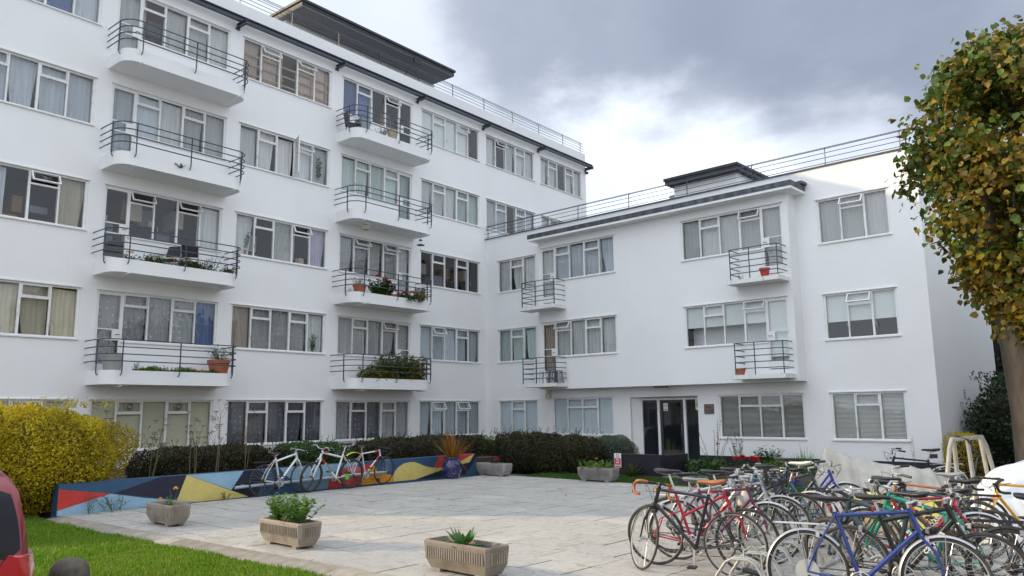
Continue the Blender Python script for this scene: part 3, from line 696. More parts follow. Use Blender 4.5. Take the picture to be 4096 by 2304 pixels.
fr = MB(); ring(fr, 9.715, 10.045, 1.595, 1.895, .014, -.036, -.002); fr.build('plaque_rim', mat('plaque_rim', (.08, .05, .035), .5), pl)
lettering('Flats', .095, upright(9.87, -.032, 1.80), W['ink'], pl); lettering('341 - 346', .075, upright(9.88, -.032, 1.69), W['ink'], pl)
nt_ = MB().box(8.02, 8.18, .305, .309, 1.70, 1.95).build('door_notice', W['white_print'], eo)
def circle_sign(parent, u, d, z, r, mt, slash=True, n=24):
    m = MB(); m.tube([(u+r*math.cos(2*math.pi*k/n), d, z+r*math.sin(2*math.pi*k/n)) for k in range(n)], r*.13, 4, closed=True)
    if slash: m.bar((u-r*.7, d, z+r*.7), (u+r*.7, d, z-r*.7), r*.2, .002)
    return m.build('prohibition_mark', mt, parent)
circle_sign(nt_, 8.10, .303, 1.865, .045, W['red_print']); MB().bar((8.065, .302, 1.86), (8.135, .302, 1.86), .012, .003).build('notice_print', W['ink'], nt_)
for k in range(3): MB().box(8.04, 8.16, .3035, .305, 1.715+k*.022, 1.725+k*.022).build('notice_print', W['ink'], nt_)
gs = MB().box(9.21, 9.44, .322, .328, 1.72, 2.06).build('door_notice', W['white_print'], eo)
MB().box(9.235, 9.42, .319, .321, 1.79, 2.03).build('notice_panel', mat('lime_print', (.50, .66, .22), .6), gs)
bk = MB()
for u in (9.285, 9.375): bk.tube([(u+.03*math.cos(k*math.pi/8), .316, 1.885+.03*math.sin(k*math.pi/8)) for k in range(16)], .005, 4, closed=True)
for p, q in (((9.285, 1.885), (9.315, 1.935)), ((9.315, 1.935), (9.36, 1.935)), ((9.36, 1.935), (9.375, 1.885)), ((9.36, 1.935), (9.33, 1.885)), ((9.285, 1.885), (9.33, 1.885)), ((9.355, 1.96), (9.375, 1.96)), ((9.355, 1.96), (9.36, 1.935))):
    bk.bar((p[0], .316, p[1]), (q[0], .316, q[1]), .006, .004)
bk.build('bicycle_pictogram', W['ink'], gs)

# ---- the wing across the court, which the window panes mirror
wingC = thing('apartment_block', 'white wing of flats across the court, seen only mirrored in window panes', 'building', (19.0, 0, 0), R(-90))
hC = [(u, u+3.3, .86+STOREY*r, 2.15+STOREY*r) for u in (-8.8, -4.4, 0, 4.4, 8.8) for r in range(3)]
wm = MB(); wall_grid(wm, -11, 14, 0, 9.0, hC); wm.box(-11, 14, .12, 8, 0, 8.95); wm.build('wall', W['stucco'], wingC)
for (a, b, c, d) in hC:
    fm = MB(); ring(fm, a, b, c, d, .06, .02, .08)
    for k in (1, 2, 3, 4): fm.box(a+k*.66-.025, a+k*.66+.025, .02, .08, c+.06, d-.06)
    wo = fm.build('window', W['frame'], wingC); MB().box(a, b, .085, .09, c, d).build('pane', W['carglass0'], wo)

# ------------------------------------------------------------------ ground
def struct(o): o['kind'] = 'structure'; return o
def speckle(name, c1, c2, c3, s1=9.0, s2=70.0, rough=.85, bump=.25):
    m = bpy.data.materials.new(name); nt, b = nodes(m); N = nt.nodes; L = nt.links; tc = N.new('ShaderNodeTexCoord')
    a = N.new('ShaderNodeTexNoise'); a.inputs['Scale'].default_value = s1; a.inputs['Detail'].default_value = 5; L.new(tc.outputs['Object'], a.inputs['Vector'])
    d = N.new('ShaderNodeTexNoise'); d.inputs['Scale'].default_value = s2; d.inputs['Detail'].default_value = 2; L.new(tc.outputs['Object'], d.inputs['Vector'])
    x = N.new('ShaderNodeMix'); x.data_type = 'RGBA'; L.new(a.outputs[0], x.inputs[0]); x.inputs[6].default_value = rgb(c1); x.inputs[7].default_value = rgb(c2)
    r = N.new('ShaderNodeMapRange'); r.inputs['From Min'].default_value = .55; r.inputs['From Max'].default_value = .7; L.new(d.outputs[0], r.inputs['Value'])
    y = N.new('ShaderNodeMix'); y.data_type = 'RGBA'; L.new(r.outputs[0], y.inputs[0]); L.new(x.outputs[2], y.inputs[6]); y.inputs[7].default_value = rgb(c3)
    L.new(y.outputs[2], b.inputs['Base Color']); b.inputs['Roughness'].default_value = rough
    bp = N.new('ShaderNodeBump'); bp.inputs['Strength'].default_value = bump; bp.inputs['Distance'].default_value = .01; L.new(d.outputs[0], bp.inputs['Height']); L.new(bp.outputs[0], b.inputs['Normal'])
    return m
W['asphalt'] = speckle('asphalt', (.10, .10, .10), (.13, .13, .128), (.17, .17, .165))
W['earth'] = speckle('garden_earth', (.045, .032, .022), (.07, .05, .034), (.02, .016, .012), 5, 30, .95, .8)
W['turf'] = speckle('turf_soil', (.05, .085, .018), (.035, .065, .012), (.07, .10, .03), 6, 40, .9, .6)
W['joint'] = speckle('paving_joint', (.075, .07, .06), (.05, .046, .04), (.04, .05, .022), 8, 60)
struct(MB().quad((-400, -400, -.10), (400, -400, -.10), (400, 400, -.10), (-400, 400, -.10)).build('ground', W['asphalt']))

# paved court, its courses parallel to the right wing
TB = Vector((math.cos(BETA), -math.sin(BETA))); NB = Vector((math.sin(BETA), math.cos(BETA)))
P0 = Vector((-15.30, 6.0))
def pl_w(a, b): return (P0.x+TB.x*a+NB.x*b, P0.y+TB.y*a+NB.y*b)
def clip(poly, f):
    out = []
    for i in range(len(poly)):
        p, q = poly[i], poly[(i+1) % len(poly)]; fp, fq = f(p), f(q)
        if fp >= 0: out.append(p)
        if (fp >= 0) != (fq >= 0):
            t = fp/(fp-fq); out.append((p[0]+(q[0]-p[0])*t, p[1]+(q[1]-p[1])*t))
    return out
def paving_material():
    m = bpy.data.materials.new('riven_sandstone'); nt, b = nodes(m); N = nt.nodes; L = nt.links
    geo = N.new('ShaderNodeNewGeometry'); oi = N.new('ShaderNodeObjectInfo')
    a = N.new('ShaderNodeTexNoise'); a.inputs['Scale'].default_value = .9; a.inputs['Detail'].default_value = 6; L.new(geo.outputs['Position'], a.inputs['Vector'])
    d = N.new('ShaderNodeTexNoise'); d.inputs['Scale'].default_value = 5.5; d.inputs['Detail'].default_value = 7; d.inputs['Distortion'].default_value = 1.4; L.new(geo.outputs['Position'], d.inputs['Vector'])
    s = N.new('ShaderNodeTexNoise'); s.inputs['Scale'].default_value = 120; s.inputs['Detail'].default_value = 2; L.new(geo.outputs['Position'], s.inputs['Vector'])
    rp = N.new('ShaderNodeValToRGB'); e = rp.color_ramp.elements; e[0].color = (.33, .31, .275, 1); e[1].color = (.46, .44, .40, 1); q = e.new(.35); q.color = (.41, .395, .36, 1); q = e.new(.7); q.color = (.385, .375, .355, 1)
    mix = N.new('ShaderNodeMath'); mix.operation = 'MULTIPLY_ADD'; L.new(oi.outputs['Random'], mix.inputs[0]); mix.inputs[1].default_value = .70; 
    r0 = N.new('ShaderNodeMapRange'); r0.inputs['From Min'].default_value = .3; r0.inputs['From Max'].default_value = .7; r0.inputs['To Max'].default_value = .5; L.new(a.outputs[0], r0.inputs['Value']); L.new(r0.outputs[0], mix.inputs[2]); L.new(mix.outputs[0], rp.inputs[0])
    r1 = N.new('ShaderNodeMapRange'); r1.inputs['From Min'].default_value = .50; r1.inputs['From Max'].default_value = .74; r1.inputs['To Max'].default_value = .70; L.new(d.outputs[0], r1.inputs['Value'])
    x = N.new('ShaderNodeMix'); x.data_type = 'RGBA'; L.new(r1.outputs[0], x.inputs[0]); L.new(rp.outputs[0], x.inputs[6]); x.inputs[7].default_value = (.24, .205, .16, 1)
    r2 = N.new('ShaderNodeMapRange'); r2.inputs['From Min'].default_value = .3; r2.inputs['From Max'].default_value = .7; r2.inputs['To Min'].default_value = .9; r2.inputs['To Max'].default_value = 1.08; L.new(s.outputs[0], r2.inputs['Value'])
    g = N.new('ShaderNodeTexNoise'); g.inputs['Scale'].default_value = .55; g.inputs['Detail'].default_value = 8; g.inputs['Roughness'].default_value = .62; L.new(geo.outputs['Position'], g.inputs['Vector'])
    r3 = N.new('ShaderNodeMapRange'); r3.inputs['From Min'].default_value = .45; r3.inputs['From Max'].default_value = .72; r3.inputs['To Max'].default_value = .55; L.new(g.outputs[0], r3.inputs['Value'])
    x2 = N.new('ShaderNodeMix'); x2.data_type = 'RGBA'; L.new(r3.outputs[0], x2.inputs[0]); L.new(x.outputs[2], x2.inputs[6]); x2.inputs[7].default_value = (.29, .285, .275, 1); x = x2
    h = N.new('ShaderNodeHueSaturation'); L.new(x.outputs[2], h.inputs['Color']); L.new(r2.outputs[0], h.inputs['Value'])
    L.new(h.outputs[0], b.inputs['Base Color']); b.inputs['Roughness'].default_value = .72; b.inputs['Specular IOR Level'].default_value = .35
    bp = N.new('ShaderNodeBump'); bp.inputs['Strength'].default_value = .35; bp.inputs['Distance'].default_value = .012; L.new(d.outputs[0], bp.inputs['Height']); L.new(bp.outputs[0], b.inputs['Normal'])
    return m
W['slab'] = paving_material()
FARB = 11.12
court = [pl_w(-.02, -.5), pl_w(26, -.5), pl_w(26, FARB+.02), pl_w(-.02, FARB+.02)]
court = clip(court, lambda p: p[1]-(6.02))
mb = MB(); mb.add([(x, y, -.022) for x, y in court], (tuple(range(len(court))),)); paving = struct(mb.build('paving', W['joint']))
rg = random.Random(11); slabs = []
j = 0; b = -1.2
while b < FARB-.05:
    hgt = .60; b2 = min(b+hgt, FARB); a = -rg.choice((0.0, .3, .45, .6, .15))
    while a < 25.5:
        a2 = a+rg.choice((.9, .9, .9, .75, .6)); g = .0085
        q = [pl_w(max(a, 0)+g, b+g), pl_w(a2-g, b+g), pl_w(a2-g, b2-g), pl_w(max(a, 0)+g, b2-g)]
        if a2 > .12: slabs.append(clip(q, lambda p: p[1]-6.06))
        a = a2
    b = b2; j += 1
slabs = [q for q in slabs if len(q) >= 3]
def view_ok(q):
    x = sum(p[0] for p in q)/len(q); y = sum(p[1] for p in q)/len(q); d = Vector((x, y, -CAM_H)); z = d.dot(_f)
    if z < 1: return None
    px, py = 2048+3122*d.dot(_r)/z, 1152-3122*d.dot(_u)/z
    return z if (-200 < px < 4300 and py < 2600) else None
near = sorted([(view_ok(q), k) for k, q in enumerate(slabs) if view_ok(q)]); pick = {k for _, k in near[:300]}
rest = MB()
for k, q in enumerate(slabs):
    cx = sum(p[0] for p in q)/len(q); cy = sum(p[1] for p in q)/len(q); dz = rg.uniform(-.0025, .0025); tx, ty = rg.uniform(-.004, .004), rg.uniform(-.004, .004)
    def f(x, y, s): return (x-cx, y-cy, -.03 if s == 0 else dz+(x-cx)*tx+(y-cy)*ty)
    if k in pick:
        m = MB(); n = len(q); m.add([f(x, y, 1) for x, y in q]+[f(x, y, 0) for x, y in q], [tuple(range(n))]+[(i, n+i, n+(i+1) % n, (i+1) % n) for i in range(n)])
        o = m.build('paving_slab', W['slab'], paving); o.location = (cx, cy, 0)
    else:
        n = len(q); rest.add([(x, y, dz) for x, y in q]+[(x, y, -.03) for x, y in q], [tuple(range(n))]+[(i, n+i, n+(i+1) % n, (i+1) % n) for i in range(n)])
tag(rest.build('far_paving_slabs', W['slab'], paving), kind='stuff')

# stone kerb along the lawn, its top falling to the grass
W['kerb'] = mat('kerb_stone', (.30, .275, .24), .8, col2=(.21, .185, .15), nscale=6, detail=6, bump=.3, bscale=18, rand='object')
kerb = struct(MB().box(-15.6, 6, 5.66, 6.055, -.09, -.055).build('kerb', W['joint']))
x = -15.4
def kerb_y(x): return 5.985 + (.10*((-x-13.6)/1.8)**2 if x < -13.6 else 0)
while x < 5:
    L = rg.uniform(.82, .95); x2 = x+L-.008; ya, yb = kerb_y(x), kerb_y(x2); w = .25
    m = MB(); m.add([(x, ya+.07, -.003), (x2, yb+.07, -.003), (x2, yb-.03, -.008), (x, ya-.03, -.008), (x, ya-w, -.052), (x2, yb-w, -.052), (x, ya-w, -.09), (x2, yb-w, -.09), (x, ya+.07, -.09), (x2, yb+.07, -.09)],
        ((1, 0, 3, 2), (2, 3, 4, 5), (5, 4, 6, 7), (0, 8, 6, 4, 3), (1, 2, 5, 7, 9), (8, 0, 1, 9)))
    m.build('kerb_stone', W['kerb'], kerb); x += L

# lawns: soil sheet with real blades on top
def blades(name, poly_test, box, n, h, mats, z, seed, label, cull=None, lean=.45, wd=.006):
    rs = np.random.RandomState(seed); xy = rs.uniform((box[0], box[2]), (box[1], box[3]), (n, 2)); keep = poly_test(xy); xy = xy[keep]; k = len(xy)
    # tufts: pull towards patch centres, height varies in patches
    hh = h*rs.uniform(.45, 1.15, k)*(1+.25*np.sin(xy[:, 0]*3.1+1.3*np.sin(xy[:, 1]*2.3)))
    a = rs.uniform(0, 2*np.pi, k); t = rs.uniform(0, 2*np.pi, k); ln = rs.uniform(.1, lean, k)*hh; w = wd*rs.uniform(.6, 1.3, k)
    base = np.column_stack([xy, np.full(k, z)]); sd = np.column_stack([np.cos(a)*w, np.sin(a)*w, np.zeros(k)]); tip = base+np.column_stack([np.cos(t)*ln, np.sin(t)*ln, hh])
    mid = base*.5+tip*.5+np.column_stack([np.zeros(k), np.zeros(k), hh*.12])
    V = np.stack([base-sd, base+sd, mid+sd*.8, mid-sd*.8, tip], 1).reshape(-1, 3); o = np.arange(k)[:, None]*5
    F = np.concatenate([o+np.array([[0, 1, 2]]), o+np.array([[0, 2, 3]]), o+np.array([[3, 2, 4]])])
    return tag(npmesh(name, V, F, mats), label, 'grass', kind='stuff')
W['grass'] = leafmat('grass_blade', [(.06, .155, .006), (.10, .225, .010), (.15, .29, .015), (.22, .35, .03), (.15, .25, .02)], .5, .35, patch=[(.10, .21, .010), (.18, .29, .02), (.27, .34, .06)], pscale=1.7)
W['grass2'] = leafmat('shaded_grass_blade', [(.025, .075, .008), (.045, .12, .012), (.06, .14, .02)], .55, .3)  # darker copy of the grass: the back lawn's shade put into its colour
lawn_poly = [(-19, 2.6), (-3.5, 3.6), (1.5, 4.6), (1.5, 5.72), (-13.6, 5.72), (-14.6, 5.80), (-15.5, 5.95), (-15.5, 6.2), (-19, 6.2)]
mb = MB(); mb.add([(x, y, -.06) for x, y in lawn_poly], (tuple(range(len(lawn_poly))),)); struct(mb.build('front_lawn', W['turf']))
def front_ok(p): return (p[:, 1] > 2.6+(p[:, 0]+19)*.065) & (p[:, 1] < np.where(p[:, 0] < -13.6, 5.735+.10*((-p[:, 0]-13.6)/1.8)**2, 5.735)+.02*np.sin(p[:, 0]*7)) & ~((p[:, 0] > -6) & (p[:, 1] < 4.5))
blades('grass', front_ok, (-18.5, 1.0, 2.6, 6.2), 210000, .058, W['grass'], -.06, 5, 'sunlit short lawn grass in the foreground beside the red car')
q = [pl_w(.9, FARB), pl_w(26, FARB), pl_w(26, FARB+4.2), pl_w(.9, FARB+4.2)]
mb = MB(); mb.add([(x, y, -.014) for x, y in q], ((0, 1, 2, 3),)); struct(mb.build('back_lawn', W['turf']))
def back_ok(p):
    b = (p[:, 0]-P0.x)*NB.x+(p[:, 1]-P0.y)*NB.y; a = (p[:, 0]-P0.x)*TB.x+(p[:, 1]-P0.y)*TB.y
    return (b > FARB+.01) & (b < FARB+2.7) & (a > 1.0) & (a < 16)
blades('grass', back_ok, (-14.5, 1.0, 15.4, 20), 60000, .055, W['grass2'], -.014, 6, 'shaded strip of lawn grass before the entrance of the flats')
# garden beds against the walls
mb = MB(); mb.box(XA+.016, -15.45, 6.1, 19.3, -.09, .40); struct(mb.build('raised_bed', W['earth']))
qb = [B_pt(0.02, 5.2, 0), B_pt(24, 4.3, 0), B_pt(24, .02, 0), B_pt(0.02, .02, 0)]
mb = MB(); mb.add([(p.x, p.y, .004) for p in qb], ((0, 1, 2, 3),)); struct(mb.build('garden_bed', W['earth']))
mb = MB(); q = [B_pt(11.0, 4.6, 0), B_pt(12.2, 4.4, 0), B_pt(9.7, .5, 0), B_pt(7.0, .5, 0)]; mb.add([(p.x, p.y, .010) for p in q], ((0, 1, 2, 3),)); struct(mb.build('door_path', mat('path_concrete', (.27, .26, .245), .85, col2=(.2, .19, .18), nscale=3)))

# ------------------------------------------------------------------ painted wall
PAINT = {'sky': (.28, .46, .60), 'mid': (.028, .085, .17), 'navy': (.012, .014, .036), 'red': (.56, .040, .030), 'yellow': (.66, .54, .17), 'orange': (.66, .30, .015), 'steel': (.16, .27, .36)}
MW = {k: mat('mural_'+k, v, .6, col2=tuple(c*.86 for c in v), nscale=4, detail=6, bump=.25, bscale=22) for k, v in PAINT.items()}
wx0, wx1, wy0, wy1, wh = -15.50, -15.26, 5.98, 17.14, .55
mural = thing('mural_wall', 'low garden wall painted with blue, red and yellow angular shapes', 'wall', (0, 0, 0))
MB().box(wx0, wx1, wy0, wy1, -.09, wh).build('wall', MW['mid'], mural)
def paint(col, pts, lay=1):
    x = wx1+.003*lay
    m = MB(); n = len(pts); m.add([(x, y, min(max(z, .0), wh)) for y, z in pts]+[(wx1-.01, y, min(max(z, .0), wh)) for y, z in pts], [tuple(range(n))]+[(i, n+i, n+(i+1) % n, (i+1) % n) for i in range(n)])
    m.build('painted_shape', MW[col], mural)
paint('sky', [(5.985, .0), (5.985, .09), (6.90, .31), (7.55, .175), (8.19, .075), (8.60, .015), (8.60, 0)])
paint('red', [(5.985, .095), (6.90, .315), (6.10, .44), (5.985, .46)])
paint('navy', [(7.84, .55), (8.37, .55), (8.19, .08), (6.95, .31)])
paint('yellow', [(8.375, .55), (9.78, .01), (9.78, 0), (8.62, .0), (8.195, .06)], 2)
paint('sky', [(8.385, .55), (9.66, .55), (9.385, .175)], 1)
paint('navy', [(9.665, .55), (9.39, .17), (9.80, .0), (10.0, 0.0), (10.25, .42), (10.0, .55)], 1)
paint('sky', [(10.56, .55), (10.72, .38), (10.95, .24), (11.85, .24), (12.15, .40), (12.55, .47), (12.96, .55)], 1)
paint('steel', [(10.95, .235), (11.88, .235), (11.94, .19), (11.88, .0), (11.35, .0)], 1)
paint('red', [(11.89, .0), (11.96, .2), (12.15, .385), (12.55, .455), (12.84, .44), (13.26, .53), (13.30, .47), (12.94, .23), (12.91, .0)], 2)
paint('orange', [(12.915, .0), (12.97, .22), (13.29, .47), (13.44, .27), (13.93, .165), (13.95, .0)], 1)
wav = [(13.96, 0.0), (13.95, .16), (14.02, .27), (14.14, .36), (14.30, .43), (14.52, .46), (14.70, .45), (14.88, .395), (15.06, .33), (15.30, .275), (15.56, .25), (15.9, .235), (16.1, .27), (15.9, .22), (14.79, .01), (14.75, 0)]
paint('yellow', wav, 1)
paint('navy', [(14.80, .0), (15.92, .21), (16.15, .27), (16.84, .32), (17.03, .55), (17.13, .55), (17.13, .40), (16.7, .0)], 1)
paint('red', [(15.62, .55), (16.24, .55), (16.0, .30), (15.82, .255), (15.43, .255)], 2)
paint('red', [(16.26, .36), (16.40, .55), (17.04, .55), (16.40, .35)], 2)
paint('yellow', [(16.25, .27), (16.40, .345), (17.045, .55), (16.84, .325)], 3)
paint('mid', [(16.66, .0), (17.0, .28), (17.13, .30), (17.13, 0)], 2)
# white pipe rail fixed along the wall for locking bicycles
pr = tag(MB().tube([(-15.17, 9.42, .22), (-15.17, 13.62, .27)], .032, 10).build('locking_rail', mat('grey_blue_pipe_paint', (.40, .46, .52), .5, col2=(.30, .34, .38), nscale=5), None, 50), 'pale grey pipe rail fixed along the painted wall behind the bicycles', 'rail')
for y in (9.6, 11.5, 13.4): MB().bar((-15.25, y, .245), (-15.17, y, .245), .05, .05).build('bracket', W['galv'], pr)

# low black wall with the sign
lw = thing('garden_wall', 'low black-painted wall carrying the red and white sign', 'wall', B_pt(9.32, 4.50, 0), -BETA)
MB().box(0, 1.54, 0, .20, -.02, .54).build('wall', W['plinth'], lw); MB().box(-.012, 1.552, -.012, .212, .54, .56).build('coping', W['plinth'], lw)
MB().box(1.34, 1.54, .20, 1.4, -.02, .54).build('return_wall', W['plinth'], lw)
sg = thing('notice_sign', 'small white and red sign reading No ball games on the black wall', 'sign', B_pt(9.42, 4.55, .20), -BETA)
MB().box(0, .225, 0, .012, 0, .375).build('board', W['white_print'], sg); MB().box(.012, .213, -.003, 0, .012, .245).build('red_panel', W['red_print'], sg)
circle_sign(sg, .112, -.002, .31, .045, W['ink'])
for t, z in (('No', .205), ('ball', .135), ('games', .060)): lettering(t, .075, upright(.112, -.004, z), W['white_print'], sg, bold=True)

# ------------------------------------------------------------------ concrete troughs
W['conc'] = mat('weathered_trough_concrete', (.27, .235, .195), .9, col2=(.17, .135, .10), nscale=5, detail=7, lo=.45, hi=.75, bump=.5, bscale=45, rand='object')
W['conc_g'] = mat('grey_trough_concrete', (.26, .245, .235), .9, col2=(.17, .155, .145), nscale=5, detail=7, lo=.45, hi=.75, bump=.5, bscale=45, rand='object')
def trough(loc, L, label, mt, w=.36, h=.30):
    t = thing('concrete_trough', label, 'planter', loc, -BETA, 'fluted concrete troughs round the court')
    m = MB(); zb, zk, zt = .035, .145, h+.035; c = .03
    def rect(x0, x1, y0, y1, z, c):
        return [(x0+c, y0, z), (x1-c, y0, z), (x1, y0+c, z), (x1, y1-c, z), (x1-c, y1, z), (x0+c, y1, z), (x0, y1-c, z), (x0, y0+c, z)]
    i = .07
    m.loft([rect(i, L-i, i*.8, w-i*.8, zb, .02), rect(.012, L-.012, .012, w-.012, zk, .03), rect(.0, L, .0, w, zt-.02, .03), rect(.006, L-.006, .006, w-.006, zt, .035), rect(.035, L-.035, .035, w-.035, zt, .03), rect(.045, L-.045, .045, w-.045, zt-.07, .02)])
    m.build('body', mt, t)
    n = int((L-.12)/.036)
    fl = MB()
    for k in range(n):
        x = .06+(k+.5)*(L-.12)/n
        for y, s in ((0, 1), (w, -1)): fl.prism([(-.009, .003), (-.005, -.008), (.005, -.008), (.009, .003)], lambda a, b_, sd, x=x, y=y, s=s: (x+a, y+s*(b_), zk+.012 if sd == 0 else zt-.055))
    n2 = int((w-.1)/.036)
    for k in range(n2):
        y = .05+(k+.5)*(w-.1)/n2
        for x, s in ((0, 1), (L, -1)): fl.prism([(-.009, .003), (-.005, -.008), (.005, -.008), (.009, .003)], lambda a, b_, sd, x=x, y=y, s=s: (x+s*b_, y+a, zk+.012 if sd == 0 else zt-.055))
    tag(fl.build('flutes', mt, t), kind='stuff')
    for x in (.14, L-.24):
        for y in (.05, w-.13): MB().box(x, x+.10, y, y+.08, 0, zb+.004).build('foot', mt, t)
    MB().box(.05, L-.05, .05, w-.05, zt-.075, zt-.045).build('soil', W['soil'], t)
    return t
trough((-13.05, 6.47, 0), .90, 'concrete trough nearly empty but for a yellow flower, by the mural', W['conc'])
trough((-9.74, 6.42, 0), 1.03, 'concrete trough with two bushy green herbs beside the lawn', W['conc'])
trough((-6.56, 6.45, 0), 1.03, 'nearest concrete trough, holding one broad-leaved plant', W['conc'])
trough((-14.86, 16.66, 0), 1.10, 'grey concrete trough with one red geranium beside the blue pot', W['conc_g'])
trough((-11.45, 16.66, 0), 1.08, 'grey concrete trough with green plants in front of the sign', W['conc_g'])
trough((-7.35, 16.55, 0), 1.05, 'grey concrete trough half hidden behind the parked bicycles', W['conc_g'])
# blue glazed pot
W['cobalt'] = mat('cobalt_glaze', (.012, .014, .09), .12, col2=(.03, .04, .17), nscale=6, coat=.6, lo=.5, hi=.8)
bp_ = thing('glazed_pot', 'tall cobalt blue glazed pot standing against the mural', 'pot', (-14.66, 15.50, 0))
MB().lathe([(.10, 0), (.17, .01), (.21, .08), (.265, .24), (.27, .32), (.235, .43), (.195, .49), (.205, .52), (.23, .535), (.225, .55), (.19, .55), (.185, .49)], 32, m=0).build('pot', W['cobalt'], bp_, 50)
MB().lathe([(.001, .495), (.184, .495)], 24).build('soil', W['soil'], bp_)
dm = MB(); rg2 = random.Random(4)
for k in range(60):
    a = rg2.random()*6.28; z = rg2.uniform(.03, .22)*rg2.random()**.4; r = np.interp(z, [.01, .08, .24, .32], [.175, .213, .268, .272]); dm.tube([(r*math.cos(a), r*math.sin(a), z), (r*1.004*math.cos(a), r*1.004*math.sin(a), z+rg2.uniform(.01, .04))], rg2.uniform(.002, .005), 4)
tag(dm.build('glaze_drips', mat('pale_glaze', (.5, .55, .62), .3), bp_), kind='stuff')

# ------------------------------------------------------------------ bicycles
def paintmat(name, col, metal=.25, rough=.28): return mat(name, col, rough, metal, coat=.4)
PM = {}
def cpaint(col):
    k = tuple(col)
    if k not in PM: PM[k] = paintmat('cycle_enamel', col)
    return PM[k]
W['spoke'] = mat('spoke_steel', (.55, .55, .56), .3, 1.0)
W['rimw'] = mat('rim_alloy', (.50, .50, .49), .32, .75); W['rimd'] = mat('rim_black', (.03, .03, .03), .35, .3)
W['tan'] = mat('tan_leather', (.34, .115, .035), .42, col2=(.26, .08, .025), nscale=10); W['chain'] = mat('oily_chain', (.06, .045, .035), .5, .6)
W['grey_sad'] = mat('grey_vinyl', (.22, .23, .25), .45); W['white_sad'] = mat('white_vinyl', (.68, .66, .64), .4); W['wicker'] = mat('black_wire', (.015, .015, .016), .4, .3)
W['red_lens'] = mat('red_reflector', (.45, .012, .012), .18, coat=.5); W['guard_s'] = mat('silver_mudguard', (.44, .45, .47), .3, .6); W['guard_w'] = mat('white_mudguard', (.56, .56, .58), .35)
W['guard_y'] = mat('lime_mudguard', (.55, .62, .02), .35); W['guard_k'] = mat('black_mudguard', (.02, .02, .022), .4)
W['amber'] = mat('amber_reflector', (.6, .22, .01), .2, coat=.4); W['disc'] = mat('clear_plastic_disc', (.34, .35, .35), .35)
def arc(cx, cz, r, a0, a1, n, y=0.0): return [(cx+r*math.cos(a0+(a1-a0)*i/n), y, cz+r*math.sin(a0+(a1-a0)*i/n)) for i in range(n+1)]
